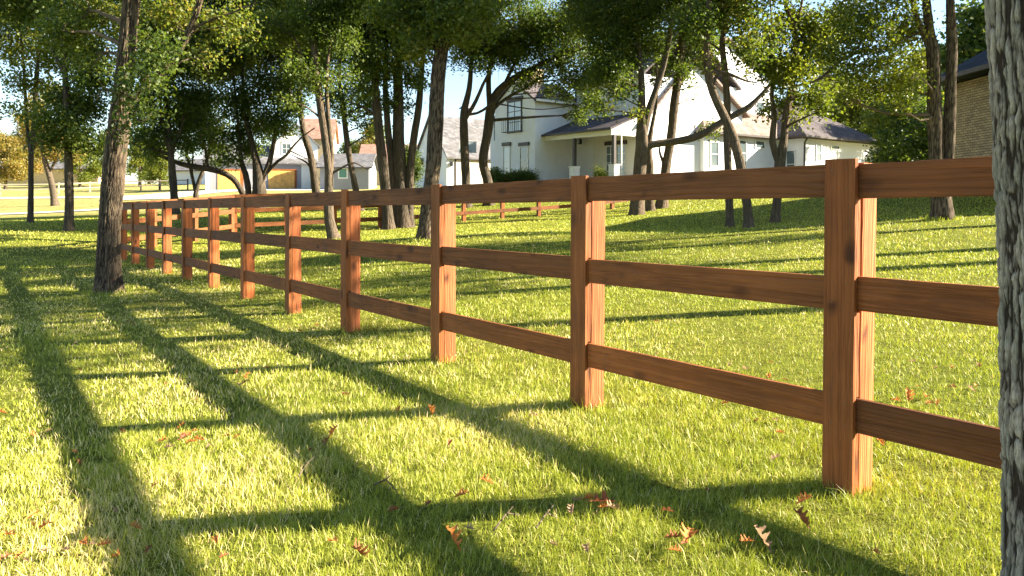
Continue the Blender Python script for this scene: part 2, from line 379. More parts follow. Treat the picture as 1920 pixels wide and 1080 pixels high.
# ------------------------------------------------------------------ fences
RAILH = .142; POSTS = 1.395
def canon_box(name, lx, ly, lz, mat, bev=.003, cx=True, rough=0):
    b = MB(); b.box(-lx/2 if cx else 0, lx/2 if cx else lx, -ly/2, ly/2, 0, lz)
    o = b.build(name, mat, None, bev); return o
def make_near_fence():
    root = empty('wooden_fence', (float(A0[0]), float(A0[1]), h1(*A0)), math.atan2(FD[1], FD[0]))
    tag(root, 'long three rail brown stained wooden fence running away across the lawn', 'fence')
    L = float(np.linalg.norm(FD)); x0, y0 = map(float, A0); z0 = h1(x0, y0)
    # local x runs along the fence (away), local +y is towards the camera side? FD=(-,+): left normal is (-y,x) = (-,-) => camera side
    K = list(range(-2, 13)); zs = {k: h1(*fpt(k)) - z0 for k in K}
    zt = {k: -.016*k for k in K}
    proto = {}
    rng = random.Random(3)
    for k in K:
        X = KE.get(k, k)*L; lean = R(-.8) if k == 0 else R(rng.uniform(-.35, .35))
        if 'post' not in proto:
            b = MB(); b.box(-.068, .068, -.105, 0, -.35, POSTS-.012)
            proto['post'] = b.build('post', M['wood_rough'], root, .005)
            b = MB(); b.box(-.070, .070, .0265, .047, -.35, POSTS)
            proto['batten'] = b.build('batten', M['wood_z'], root, .002)
            o1, o2 = proto['post'], proto['batten']
            b = MB(); zz = [0] + [.33-RAILH/2-.004, .33+RAILH/2+.004, .83-RAILH/2-.004, .83+RAILH/2+.004, 1.31-RAILH/2-.004]
            for i in (0, 2, 4): b.box(-.066, .066, .0005, .026, (-.35 if i == 0 else zz[i]), zz[i+1])
            proto['sp'] = b.build('spacer', M['wood_z'], o2)
            b = MB()
            for zr in (.33, .83, 1.31):
                for sx in (-.035, .035):
                    for dz in (-.04, .042):
                        jx = rng.uniform(-.008, .008); jz = rng.uniform(-.01, .01)
                        b = MB(); b.tube([(0, 0, 0), (0, .0015, 0)], .0032, 8); q = b.build('nail_head', M['steel'], o2); q.location = (sx+jx, .0465, zr+dz+jz)
                        proto.setdefault('nl', []).append(q)
            o3 = proto['sp']
        else:
            o1 = proto['post'].copy(); o2 = proto['batten'].copy(); col.objects.link(o1); col.objects.link(o2); o1.parent = o2.parent = root
            o3 = proto['sp'].copy(); col.objects.link(o3); o3.parent = o2
            if k < 3:
                for q in proto['nl']:
                    o4 = q.copy(); col.objects.link(o4); o4.parent = o2
        for o in (o1, o2): o.location = (X, 0, zt[k] + rng.uniform(-.004, .004)); o.rotation_euler = (R(rng.uniform(-.4, .4)), lean, 0)
    pr = None
    for k in K[:-1]:
        for ri, zr in enumerate((.33, .83, 1.31)):
            if pr is None:
                b = MB(); Lr = L - .004; n = 14
                b.box(0, Lr, .0015, .0255, -RAILH/2, RAILH/2)
                pr = b.build('rail', M['wood_x'], root, .003); o = pr
            else:
                o = pr.copy(); col.objects.link(o); o.parent = root
            La, Lb = KE.get(k, k)*L, KE.get(k+1, k+1)*L; o.scale = ((Lb-La)/L, 1, 1); dz = zt[k+1] - zt[k] + rng.uniform(-.008, .008); off = rng.uniform(-.005, .005)
            o.location = (La + .002, 0, zt[k] + zr + off); o.rotation_euler = (R(rng.uniform(-.5, .5)), -math.atan2(dz, L), 0)
make_near_fence()
def rail_fence(pts, mat_r, mat_p, label, name, Hh=1.38, rails=(.33, .83, 1.31), rh=.142, sp=1.8, pw=.07, side=1):
    root = empty(name, (pts[0][0], pts[0][1], h1(*pts[0]))); tag(root, label, 'fence'); ox, oy, oz = root.location
    for a, c in zip(pts[:-1], pts[1:]):
        a = np.array(a, float); c = np.array(c, float); D = np.linalg.norm(c-a); n = max(1, round(D/sp)); d = (c-a)/D; nr = np.array([d[1], -d[0]])*side
        P = [a + (c-a)*i/n for i in range(n+1)]; Z = [h1(*p) for p in P]
        if pts[-1] is not c and len(pts) > 2 and not np.allclose(c, pts[-1]): PP = P[:-1]
        else: PP = P
        for p, z in zip(P, Z):
            if p is P[-1] and PP is not P: continue
            b = MB(); b.box(-pw, pw, -pw, pw, -.3, Hh); o = b.build('post', mat_p, root, .006)
            o.location = (p[0]-ox, p[1]-oy, z-oz); o.rotation_euler = (0, 0, math.atan2(d[1], d[0]))
        for i in range(n):
            for zr in rails:
                b = MB(); q0 = P[i] + nr*(pw+.013); q1 = P[i+1] + nr*(pw+.013)
                dl = D/n; b.box(0, dl-.004, -.012, .012, -rh/2, rh/2); o = b.build('rail', mat_r, root, .003)
                o.location = (q0[0]-ox, q0[1]-oy, Z[i]+zr-oz); o.rotation_euler = (0, -math.atan2(Z[i+1]-Z[i], dl), math.atan2(d[1], d[0]))
    return root
cx12 = fpt(12.35)
P0 = gpt(434, 26.0); P1 = gpt(1075, 33.0); P2 = gpt(1215, 35.5)
rail_fence([cx12, P0], M['wood_x'], M['wood_z'], 'short brown rail fence run behind the leftmost fence posts', 'wooden_fence')
rail_fence([(P0[0], P0[1]+.3), P1, P2], M['wood_x'], M['wood_z'], 'brown rail fence crossing the lawn behind the tree cluster', 'wooden_fence')
rail_fence([gpt(-120, 84), gpt(0, 86), gpt(110, 88), gpt(225, 92)], M['pale_wood'], M['pale_wood'], 'pale post and rail fence beyond the leftmost slim trees', 'rail_fence', 1.3, (.6, 1.15), .14, 2.6, .08)
rail_fence([gpt(228, 93), gpt(300, 94), gpt(352, 95)], M['pale_wood'], M['bark_far'], 'far post and rail fence between the big trunk and grey house', 'rail_fence', 1.3, (.6, 1.15), .12, 2.4, .08)

# ------------------------------------------------------------------ trees
def smooth_path(P, rad, step):
    P = np.array(P, float); rad = np.array(rad, float); out = []; ro = []
    n = len(P)
    for i in range(n-1):
        p0 = P[max(i-1, 0)]; p1 = P[i]; p2 = P[i+1]; p3 = P[min(i+2, n-1)]
        k = max(2, int(np.linalg.norm(p2-p1)/step))
        for t in np.linspace(0, 1, k, endpoint=False):
            out.append(.5*((2*p1) + (-p0+p2)*t + (2*p0-5*p1+4*p2-p3)*t*t + (-p0+3*p1-3*p2+p3)*t**3)); ro.append(rad[i]*(1-t)+rad[i+1]*t)
    out.append(P[-1]); ro.append(rad[-1]); return np.array(out), np.array(ro)
class Wood:
    def __init__(s): s.V = []; s.Fq = []; s.n = 0; s.A = []
    def limb(s, P, rad, seg=10, step=.25, rough=.1, furrow=0.0, flare=0, seed=0):
        P, r = smooth_path(P, rad, step); m = len(P)
        t = np.gradient(P, axis=0); t /= (np.linalg.norm(t, axis=1)[:, None]+1e-9)
        ref = np.array([0, 1.0, 0]); a = np.cross(t, ref); la = np.linalg.norm(a, axis=1); a = np.where(la[:, None] < .2, np.cross(t, [1.0, 0, 0]), a); a /= np.linalg.norm(a, axis=1)[:, None]
        b = np.cross(t, a); th = np.linspace(0, 2*np.pi, seg, endpoint=False); ct, st = np.cos(th), np.sin(th)
        arc = np.concatenate([[0], np.cumsum(np.linalg.norm(np.diff(P, axis=0), axis=1))])
        rr = r[:, None]*np.ones((1, seg))
        if flare: rr = rr*(1 + flare*np.exp(-arc/ (r[0]*1.3)))[:, None]*(1 + .18*flare*np.exp(-arc/(r[0]*1.6))[:, None]*np.cos(5*th + seed)[None])
        q = np.stack([ct[None]*rr, st[None]*rr, arc[:, None]*np.ones((1, seg))], -1)
        if rough: rr = rr*(1 + rough*(2*vnoise(q*np.array([5, 5, 2.2]) + seed*3.1, 1)-1))
        ridge = np.full((m, seg), .75)
        if furrow:
            w = vnoise(q*np.array([11, 11, 9]) + seed, 5)*2-1; w2 = vnoise(q*np.array([30, 30, 26]) + seed, 6)*2-1
            qq = q.copy(); qq[..., 0] += .009*w+.003*w2; qq[..., 1] += .009*w-.003*w2
            n1 = np.minimum(np.abs(2*vnoise(qq*np.array([74, 74, 4.2]), 2)-1), .12 + np.abs(2*vnoise(qq*np.array([52, 52, 12.0]) + 4, 12)-1)); n2 = np.abs(2*vnoise(qq*np.array([170, 170, 28]) + 9, 3)-1)
            n3 = vnoise(q*np.array([260, 260, 45]), 4); n4 = np.clip(1 - np.abs(2*vnoise(q*np.array([18, 18, 30]), 8)-1)/.12, 0, 1)
            f = np.clip((n1-.05)/.42, 0, 1)**.9; f2 = np.clip(n2/.4, 0, 1)
            ridge = np.clip(f*(.5+.5*f2)*(1-.25*n4) + .30*(n3-.5), 0, 1)
            rr = rr + furrow*(.62*f + .40*f2*f + .22*n3 - .10*n4 - .75)
        V = P[:, None] + rr[..., None]*(a[:, None]*ct[None, :, None] + b[:, None]*st[None, :, None])
        idx = np.arange(m*seg).reshape(m, seg) + s.n; nx_ = np.roll(idx, -1, axis=1)
        s.Fq.append(np.stack([idx[:-1], nx_[:-1], nx_[1:], idx[1:]], -1).reshape(-1, 4)); s.V.append(V.reshape(-1, 3)); s.A.append(ridge.ravel()); s.n += m*seg
    def mesh(s, name, mat, off):
        return np_mesh(name, np.concatenate(s.V) - off, np.concatenate(s.Fq), True, {'ridge': np.concatenate(s.A)}, mats=(mat,))
def leaves_mesh(name, blobs, lsz, cover, mat, off, rng, flat=.35, bias=0.0, sig=.135):
    """blobs (x,y,z,r,rz): clusters of leaf faces through each blob's volume"""
    C = []; S = []
    for (x, y, z, r, rz) in blobs:
        nl = 6.5*cover*math.pi*r*rz/(lsz*lsz*.30); nc = max(4, int(nl/9))
        d = rng.normal(size=(nc, 3)); d /= np.linalg.norm(d, axis=1)[:, None]
        q = d*(rng.random(nc)**.42)[:, None]*np.array([r, r, rz]) + np.array([x, y, z])
        keep = vnoise(q*1.6/max(.6, r*.8) + 5, int(abs(x*7)) % 97) > .37
        q = q[keep]; shade = vnoise(q*1.1, 31)
        C.append(np.repeat(q, 12, axis=0) + rng.normal(size=(len(q)*12, 3))*sig*np.array([1, 1, .8])*min(1.6, lsz/.075)); S.append(np.repeat(shade, 12))
    C = np.concatenate(C); S = np.concatenate(S); n = len(C)
    nrm = rng.normal(size=(n, 3)); nrm[:, 2] += flat*2; nrm /= np.linalg.norm(nrm, axis=1)[:, None]
    t = rng.normal(size=(n, 3)); t -= (t*nrm).sum(1)[:, None]*nrm; t /= np.linalg.norm(t, axis=1)[:, None]; b = np.cross(nrm, t)
    L = lsz*rng.uniform(.65, 1.25, n)[:, None]; W = L*.36
    fold = nrm*L*.12
    V = np.stack([C - t*L*.5, C + b*W + fold + t*L*.08, C + t*L*.5, C - b*W + fold + t*L*.08], 1).reshape(-1, 3) - off
    idx = np.arange(n*4).reshape(n, 4)
    Fq = np.stack([idx[:, 0], idx[:, 1], idx[:, 2], idx[:, 3]], -1)
    rn = np.clip(.55*rng.random(n) + .55*(S-.2) + bias, 0, 1)
    return np_mesh(name, V, Fq, False, {'rnd': np.repeat(rn, 4)}, (mat,)), n
NLEAF = 0
def tree(name, label, Y, stems, blobs=(), crown=None, lsz=.10, cover=1.0, mat='leaf', bmat='bark_far', seg=10, step=.3, furrow=0, flare=.45, group=None, seed=0, extra=(), dY=0, bias=0, twigs=5, cat='tree', yspread=None):
    """stems: list of paths [(px,py,wpx[,dy])...]; first starts at the ground.  blobs: (px,py,rpx[,dy]) leaf masses;  crown=(hb,ht,Rad,n)"""
    global NLEAF
    rng = np.random.default_rng(100+seed)
    base = stems[0][0]; bx = (base[0]-CX)/F*Y; bz = h1(bx, Y)
    off = np.array([bx, Y, bz]); W = Wood(); root = empty(name, off); tag(root, label, cat, group)
    if crown and 22 < Y < 45: crown = (crown[0]+.3, crown[1]*1.2, crown[2]*1.12, crown[3]+3)  # crowns enlarged, mostly above the view, to throw shade on the left lawn
    if 30 < Y < 45: cover = cover*.8
    ends = []; trunkpts = []
    for si, st in enumerate(stems):
        P = []; rad = []
        for a in st:
            dy = a[3] if len(a) > 3 else 0
            P.append(pix(a[0], a[1], Y + dy)); rad.append(a[2]/2*Y/F)
        P = np.array(P)
        if si == 0 or (st[0][1] > base[1]-25 and abs(P[0][2]-h1(P[0][0], P[0][1])) < .8):
            P[0][2] = h1(P[0][0], P[0][1]) - .12
        W.limb(P, rad, seg if si == 0 else max(6, seg-2), step, .09, furrow, flare if si == 0 or st[0][1] > base[1]-25 else 0, seed+si)
        ends.append((P[-1], rad[-1])); trunkpts += [(p, r) for p, r in zip(*smooth_path(P, rad, .5))]
    B = []
    for a in blobs:
        dy = a[3] if len(a) > 3 else rng.uniform(-.8, .8)
        p = pix(a[0], a[1], Y+dy); r = a[2]*Y/F; B.append((p[0], p[1], p[2], r, r*.8))
    if crown:
        hb, ht, Rd, n = crown; top = max(ends, key=lambda e: e[0][2])[0]
        axis_x = .5*(top[0]+bx) if len(ends) > 1 else top[0]
        # the leader goes on into the crown
        for e, r in ends:
            if e[2] < bz+ht*.9 and (r > .045 or len(ends) == 1):
                q = e + np.array([rng.uniform(-.5, .5), rng.uniform(-.5, .5), max(.4, bz+ht*.88 - e[2])])
                W.limb([e, (e+q)/2 + rng.normal(size=3)*.12, q], [r, r*.6, .02], 7, .5, .05); trunkpts += [(e*(1-t)+q*t, r*(1-t)+.02) for t in (.2, .4, .6, .8)]
        for i in range(n):
            t = (i+.5)/n; zz = bz + hb + (ht-hb)*t; w = math.sin(math.pi*min(1, .25+.72*t))**.7
            ang = i*2.4 + rng.uniform(-.4, .4); rr = Rd*w*rng.uniform(.35, .72); s = Rd*rng.uniform(.34, .5)
            B.append((axis_x + rr*math.cos(ang), Y + rr*math.sin(ang), zz, s, s*.72))
    B += list(extra)
    # limbs out to each leaf mass
    tp = np.array([p for p, r in trunkpts]); tr = np.array([r for p, r in trunkpts])
    for (x, y, z, r, rz) in B:
        c = np.array([x, y, z]); d = np.linalg.norm((tp - c)*np.array([1, 1, .8]), axis=1) + np.where(tp[:, 2] > z-.1, 4, 0) + np.where(tp[:, 2] < bz+1.2, 5, 0)
        i = int(d.argmin()); p = tp[i]; r0 = min(tr[i]*.5, .02+.016*np.linalg.norm(c-p)); mid = p*.45+c*.55 + rng.normal(size=3)*.15*np.linalg.norm(c-p)*.5
        W.limb([p, mid, c], [r0, r0*.6, r0*.3], 6, .5, .05)
        for _ in range(twigs):
            e = c + rng.normal(size=3)*np.array([r, r, rz])*.55; s0 = mid*.4 + c*.6
            W.limb([s0, (s0+e)/2 + rng.normal(size=3)*.08, e], [r0*.4, r0*.25, .004], 4, .6, 0)
    link('trunk', W.mesh('trunk', M[bmat], off), root)
    if B:
        me, n = leaves_mesh('crown', B, lsz, cover, M[mat], off, rng, bias=bias); NLEAF += n
        link('crown', me, root)
    return root

# --- the big near trunks
def tree_near_right():
    Y = 2.2; x = 1.584; z = h1(x, Y); off = np.array([x, Y, z]); root = empty('oak_tree', off)
    tag(root, 'nearest tree trunk with deeply furrowed grey bark at the right edge', 'tree')
    W = Wood(); P = [(x+.03, Y, z-.15), (x+.03, Y, z+.35), (x+.012, Y, z+1.0), (x-.03, Y, z+1.9), (x-.05, Y, z+3.2), (x-.02, Y+.1, z+4.6), (x+.3, Y+.1, z+6.5), (x+.4, Y, z+8)]
    W.limb(P[:5], [.205, .187, .18, .175, .165], 760, .005, .03, .0115, 0, 3)
    W.limb(P[4:], [.165, .15, .11, .04], 24, .1, .05, .008)
    for e in ((1.8, .3, 6.6), (-1.0, .2, 7.2), (1.2, -.6, 8.0)):
        W.limb([P[5], (x+e[0]*.5, Y+e[1]*.5, z+5.6), (x+e[0], Y+e[1], z+e[2])], [.1, .06, .02], 10, .3, .05)
    link('trunk', W.mesh('trunk', M['bark_ridged'], off), root)
    rng = np.random.default_rng(5)
    B = [(x+1.9, Y+.2, z+7.0, 1.2, .8), (x-.8, Y, z+7.9, 1.1, .7), (x+1.0, Y-.6, z+8.5, 1.3, .9), (x+.6, Y-1.5, z+7.6, 1.1, .7)]
    me, n = leaves_mesh('crown', B, .1, .6, M['leaf'], off, rng); link('crown', me, root)
tree_near_right()
tree('oak_tree', 'thick rough barked trunk standing on the near lawn left of the fence', 11.5,
     [[(203, 552, 46), (203, 500, 42), (206, 420, 40), (214, 320, 38), (222, 250, 37), (230, 170, 34), (238, 90, 32), (246, 0, 30), (255, -110, 26), (262, -260, 18)],
      [(226, 215, 16), (262, 172, 13), (310, 128, 12), (350, 70, 12), (375, 0, 11), (400, -110, 8)],
      [(350, 60, 8), (395, 38, 6), (440, 22, 4), (480, 5, 2)]],
     blobs=[(180, 100, 60, .8), (160, 20, 70, 1), (255, 205, 38, -.6), (225, 170, 34, -.8), (300, 95, 42, -.5), (275, 150, 34, -.7), (330, 30, 55, .5), (430, 50, 45, .3), (215, 250, 26, -.6), (120, 60, 45, .5), (240, 60, 40, 1.4), (390, 110, 36, .4)],
     crown=(5.0, 9.0, 2.6, 7), lsz=.062, cover=.42, bmat='bark_ridged_brown', seg=150, step=.03, furrow=.016, seed=1, bias=.12, mat='leaf')
# --- slim trees, left lawn
tree('oak_tree', 'leftmost slim dark tree forking low on the shaded lawn', 30, [[(57, 418, 11), (58, 350, 9), (58, 292, 9)], [(58, 292, 7), (50, 230, 6), (46, 150, 5), (38, 60, 3)], [(58, 292, 7), (68, 240, 6), (64, 170, 5), (76, 70, 3)], [(48, 200, 3), (20, 215, 2), (-10, 225, 1)]],
     blobs=[(45, 150, 34), (75, 110, 36), (30, 95, 34), (70, 210, 26), (90, 165, 28), (20, 200, 18), (10, 30, 40), (60, 40, 40)], crown=(6, 9.5, 2.4, 4), lsz=.12, cover=.42, mat='leaf_lit', seed=2)
tree('oak_tree', 'straight slender trunk with pale upper limbs left of the big trunk', 26, [[(130, 432, 17), (130, 380, 15), (128, 290, 14), (125, 200, 13), (122, 130, 9)], [(122, 140, 8), (95, 90, 6), (68, 40, 4), (50, -20, 3)], [(122, 130, 7), (118, 70, 5), (112, 10, 3)], [(118, 100, 4), (90, 60, 3), (80, 20, 2)]],
     blobs=[(125, 235, 34), (100, 262, 24), (160, 250, 34), (165, 200, 40), (120, 190, 38), (90, 225, 22), (180, 140, 44), (155, 90, 40), (60, 10, 40), (180, 275, 22)], crown=(6.5, 10, 2.6, 5), lsz=.11, cover=.8, seed=3)
tree('oak_tree', 'crooked pale trunk on the sunlit lawn beyond the driveway', 62, [[(104, 393, 13), (98, 350, 11), (90, 320, 10), (80, 285, 8), (75, 250, 6)], [(92, 325, 6), (110, 290, 4), (125, 265, 3)]],
     blobs=[(80, 250, 26), (60, 270, 22), (115, 265, 22), (140, 290, 18), (95, 290, 14)], crown=(5.5, 9.5, 2.8, 4), lsz=.2, cover=.5, mat='leaf_autumn', bmat='bark', seed=4)
# --- middle-left group
tree('oak_tree', 'dark trunk with a fork beside the pale driveway end', 38, [[(329, 403, 17), (326, 360, 14), (322, 310, 13), (320, 282, 12)], [(320, 285, 8), (335, 255, 6), (345, 215, 5), (340, 150, 3)], [(320, 285, 9), (305, 240, 7), (300, 180, 5), (290, 110, 3)], [(322, 290, 6), (290, 280, 5), (262, 276, 3), (240, 262, 2)]],
     blobs=[(290, 250, 36), (340, 225, 40), (320, 170, 44), (270, 195, 40), (370, 180, 40), (300, 120, 46), (255, 255, 22), (350, 270, 20), (285, 285, 14)], crown=(7, 11, 3.4, 6), lsz=.13, cover=.85, seed=5)
tree('oak_tree', 'arching trunk that leans far left in front of the orange garage door', 41, [[(470, 394, 15), (455, 362, 12), (437, 335, 11), (410, 321, 11), (372, 314, 11), (338, 307, 9), (300, 292, 6), (262, 278, 3)], [(390, 317, 6), (385, 280, 5), (372, 235, 3)]],
     blobs=[(340, 268, 26), (300, 262, 26), (385, 262, 26), (365, 225, 34), (400, 305, 12), (285, 290, 12)], lsz=.13, cover=.8, seed=6)
tree('oak_tree', 'small three stemmed tree rising behind the fence near the driveway', 43, [[(372, 390, 11), (367, 365, 10), (373, 340, 8), (388, 300, 7), (395, 260, 6), (392, 190, 4)], [(367, 362, 7), (358, 320, 6), (348, 280, 5), (345, 230, 3)], [(360, 325, 4), (362, 290, 3), (368, 250, 3)]],
     blobs=[(400, 240, 36), (350, 220, 34), (410, 280, 20), (380, 190, 40), (350, 300, 10)], crown=(7, 11, 3, 4), lsz=.13, cover=.8, seed=7)
tree('oak_tree', 'stout twin trunk with a sunlit limb between the garage doors', 40, [[(486, 394, 27), (486, 360, 25), (485, 330, 22), (480, 300, 15), (470, 260, 11), (455, 200, 7)], [(468, 394, 13), (466, 360, 12), (460, 325, 12), (452, 300, 9), (448, 250, 6)], [(492, 335, 12), (505, 305, 10), (512, 275, 9), (520, 220, 6), (525, 150, 4)], [(500, 325, 7), (520, 303, 6), (536, 292, 5), (545, 280, 5), (565, 258, 3), (590, 240, 2)], [(545, 283, 3), (565, 293, 2), (582, 300, 1.5)]],
     blobs=[(480, 240, 42), (440, 262, 34), (515, 225, 38), (450, 190, 44), (500, 160, 46), (430, 300, 18), (540, 190, 34), (470, 285, 20), (535, 245, 16), (430, 120, 50)], crown=(7, 11.5, 3.6, 6), lsz=.13, cover=.85, seed=8)
tree('oak_tree', 'dark trunk curving up left in front of the white upper window', 42, [[(600, 388, 16), (592, 355, 15), (588, 325, 15), (582, 290, 14), (570, 250, 12), (563, 200, 11), (560, 130, 8)], [(592, 330, 4), (575, 305, 3), (545, 290, 1.5)]],
     blobs=[(555, 150, 44), (575, 100, 44), (530, 100, 40), (560, 200, 22)], crown=(8, 12, 3.2, 5), lsz=.13, cover=.8, seed=9)
tree('oak_tree', 'leaning tree whose bent base stands before the tree cluster', 24, [[(628, 448, 22), (618, 415, 19), (616, 370, 17), (617, 320, 17), (610, 260, 17), (600, 190, 15), (592, 120, 13), (586, 60, 11), (580, -40, 8)], [(619, 340, 10), (622, 290, 9), (617, 230, 8), (612, 160, 7), (618, 80, 5)], [(600, 180, 6), (575, 130, 6), (555, 75, 5), (520, 45, 3), (480, 45, 2)], [(616, 330, 5), (640, 315, 4), (665, 305, 3), (690, 318, 2), (700, 308, 1)]],
     blobs=[(520, 60, 46), (580, 40, 50), (630, 70, 44), (600, 150, 34), (560, 130, 34), (640, 140, 26), (470, 60, 42), (640, 10, 50), (540, 190, 18)], crown=(7.5, 10.5, 3, 5), lsz=.10, cover=.62, bmat='bark', seed=10, bias=.05)
tree('oak_tree', 'slim dark tree leaning left beside the green window', 37, [[(676, 396, 14), (667, 355, 12), (660, 320, 11), (652, 275, 11), (645, 220, 10), (636, 150, 7)]],
     blobs=[(650, 205, 30), (670, 170, 34), (700, 200, 24), (625, 185, 26), (690, 130, 38), (710, 245, 15), (690, 235, 16)], crown=(7.5, 11.5, 3, 5), lsz=.13, cover=.72, seed=11)
tree('oak_tree', 'slanting dark trunk at the left of the tight tree cluster', 28, [[(729, 431, 22), (726, 390, 20), (722, 350, 19), (717, 300, 19), (710, 240, 17), (703, 160, 15), (698, 80, 11)], [(708, 220, 6), (680, 200, 5), (655, 192, 3)]],
     blobs=[(690, 110, 44), (710, 50, 50), (665, 60, 44), (680, 165, 24)], crown=(7.5, 11, 3.2, 5), lsz=.11, cover=.7, seed=12)
tree('oak_tree', 'cluster of thick dark stems sharing one base near the rail fence', 28.6, [[(757, 430, 30), (755, 390, 27), (751, 340, 24), (748, 280, 23), (747, 200, 20), (746, 110, 15)], [(744, 428, 15), (740, 380, 14), (735, 310, 13), (728, 250, 13), (722, 160, 10)], [(768, 428, 17), (768, 380, 16), (769, 320, 15), (776, 260, 14), (785, 200, 13), (792, 120, 9)]],
     blobs=[(760, 90, 50), (730, 130, 34), (775, 150, 28), (750, 30, 60), (735, 190, 20), (765, 200, 18)], crown=(7.5, 11, 3.2, 5), lsz=.11, cover=.72, seed=13)
tree('oak_tree', 'tall grey brown trunk just behind the fence left of the sky gap', 18.5, [[(795, 452, 30), (800, 410, 27), (808, 350, 28), (815, 280, 29), (818, 200, 28), (824, 120, 27), (836, 50, 25), (848, -30, 21), (860, -130, 14)], [(822, 110, 9), (805, 60, 6), (792, 10, 4)], [(818, 130, 4), (800, 100, 3), (790, 82, 1.5)], [(838, 40, 10), (870, 0, 8), (900, -60, 5)]],
     blobs=[(800, 30, 60), (850, 30, 56), (785, 85, 38), (870, 75, 30), (900, 40, 40), (740, 20, 56), (835, -30, 60)], crown=(6.5, 9.5, 3, 5), lsz=.10, cover=.6, bmat='bark_ridged_brown', seg=60, step=.06, furrow=.010, seed=14, bias=.1)
# --- in front of the white house
tree('oak_tree', 'slim forked trunk in front of the grey garage roof', 38, [[(875, 391, 17), (874, 345, 16), (872, 300, 16), (870, 245, 16), (870, 210, 14), (880, 165, 10), (884, 110, 7)], [(871, 225, 9), (892, 190, 7), (905, 160, 6), (925, 120, 4)], [(874, 215, 6), (895, 212, 5), (915, 200, 5), (935, 182, 3)]],
     blobs=[(880, 80, 38), (905, 95, 34), (925, 60, 44), (862, 118, 20), (900, 120, 22)], crown=(7.5, 11, 3.0, 5), lsz=.13, cover=.75, seed=15)
tree('oak_tree', 'crooked dark tree reaching over the white tower with long limbs', 38.6, [[(916, 391, 19), (915, 345, 18), (906, 300, 17), (914, 250, 17), (920, 205, 18), (928, 180, 15), (945, 160, 13), (975, 140, 11), (1010, 122, 9), (1060, 100, 6), (1110, 88, 3)], [(918, 200, 11), (916, 150, 9), (922, 110, 8), (940, 60, 5)], [(918, 215, 7), (935, 195, 6), (960, 178, 6), (985, 165, 5), (1010, 148, 4), (1040, 142, 2)], [(945, 160, 7), (965, 120, 6), (985, 90, 4)]],
     blobs=[(960, 105, 30), (1000, 85, 36), (1040, 110, 32), (1080, 90, 40), (1010, 135, 22), (1060, 150, 24), (1095, 150, 30), (1110, 190, 26), (1085, 215, 18), (1065, 180, 16), (975, 160, 14), (1125, 120, 36), (930, 80, 30), (1000, 45, 46), (1070, 40, 46), (1000, 150, 18), (1030, 172, 12), (985, 140, 20), (1050, 120, 26)], crown=(8, 11.5, 3.4, 4), lsz=.12, cover=.72, seed=16)
tree('oak_tree', 'oak beside the porch with one long limb sweeping right', 30, [[(1193, 404, 26), (1197, 360, 24), (1199, 320, 24), (1203, 280, 24), (1203, 250, 22), (1204, 200, 14), (1202, 130, 11), (1194, 60, 8)], [(1205, 262, 16), (1214, 215, 14), (1228, 175, 12), (1242, 130, 11), (1255, 70, 9), (1262, 0, 6)], [(1203, 284, 13), (1222, 271, 14), (1262, 266, 14), (1312, 254, 14), (1352, 230, 13), (1384, 212, 12), (1405, 200, 11), (1430, 175, 8), (1450, 150, 5)]],
     blobs=[(1170, 110, 42), (1140, 70, 46), (1200, 60, 44), (1150, 170, 24), (1175, 165, 22), (1130, 205, 14), (1230, 90, 26), (1120, 30, 50), (1145, 130, 34), (1115, 150, 22), (1165, 60, 40), (1190, 215, 12), (1210, 20, 46), (1330, 245, 14), (1300, 232, 10), (1185, 250, 8)], crown=(7.5, 11.5, 3.8, 7), lsz=.11, cover=.72, bmat='bark', seg=16, seed=17, bias=.06)
tree('oak_tree', 'short dark stem between two oaks in front of the lit gable', 32, [[(1219, 396, 18), (1218, 350, 16), (1219, 310, 15), (1216, 280, 13), (1222, 240, 8), (1232, 190, 5)]], blobs=[(1232, 150, 18)], crown=(8, 12, 3.4, 5), lsz=.11, cover=.6, bmat='bark', seed=18)
tree('oak_tree', 'oak trunk standing against the middle of the lit white gable', 33, [[(1240, 392, 22), (1245, 350, 19), (1249, 310, 18), (1258, 262, 17), (1264, 200, 17), (1272, 140, 16), (1277, 80, 12), (1282, 0, 9)], [(1270, 165, 9), (1290, 135, 8), (1312, 115, 6), (1335, 100, 3)], [(1250, 320, 8), (1238, 290, 5), (1236, 275, 3)]],
     blobs=[(1275, 60, 40), (1300, 110, 24), (1330, 85, 28), (1285, 130, 20), (1250, 120, 22), (1320, 60, 34), (1290, 15, 44), (1292, 160, 12), (1305, 185, 8)], crown=(8, 11.5, 3, 4), lsz=.11, cover=.7, bmat='bark', seg=14, seed=19)
tree('oak_tree', 'slim upright stem crossing the leaning trunk before the right wing', 20, [[(1369, 419, 15), (1367, 370, 14), (1365, 310, 14), (1363, 240, 14), (1363, 180, 13), (1358, 120, 12), (1354, 80, 11), (1362, 30, 9), (1378, -30, 7)], [(1358, 110, 5), (1345, 90, 4), (1330, 80, 3)]],
     blobs=[(1350, 40, 34), (1390, 30, 44), (1340, -10, 44)], crown=(6.8, 11, 3.2, 8), lsz=.10, cover=.6, bmat='bark', seg=14, seed=20, bias=.1)
tree('oak_tree', 'leaning curved trunk crossing the slim stem before the right wing', 19, [[(1404, 428, 18), (1401, 385, 17), (1392, 330, 18), (1380, 275, 18), (1366, 235, 17), (1345, 192, 16), (1330, 150, 15), (1325, 90, 13), (1328, 20, 11), (1335, -60, 8)], [(1335, 160, 6), (1350, 135, 7), (1375, 142, 6), (1400, 152, 4), (1420, 155, 2)], [(1325, 70, 6), (1305, 40, 5), (1290, 0, 4)]],
     blobs=[(1325, 120, 18), (1300, 40, 44), (1340, 20, 40), (1400, 130, 22), (1410, 95, 30)], crown=(6.2, 9, 2.4, 5), lsz=.095, cover=.6, bmat='bark', seg=18, seed=21, bias=.12)
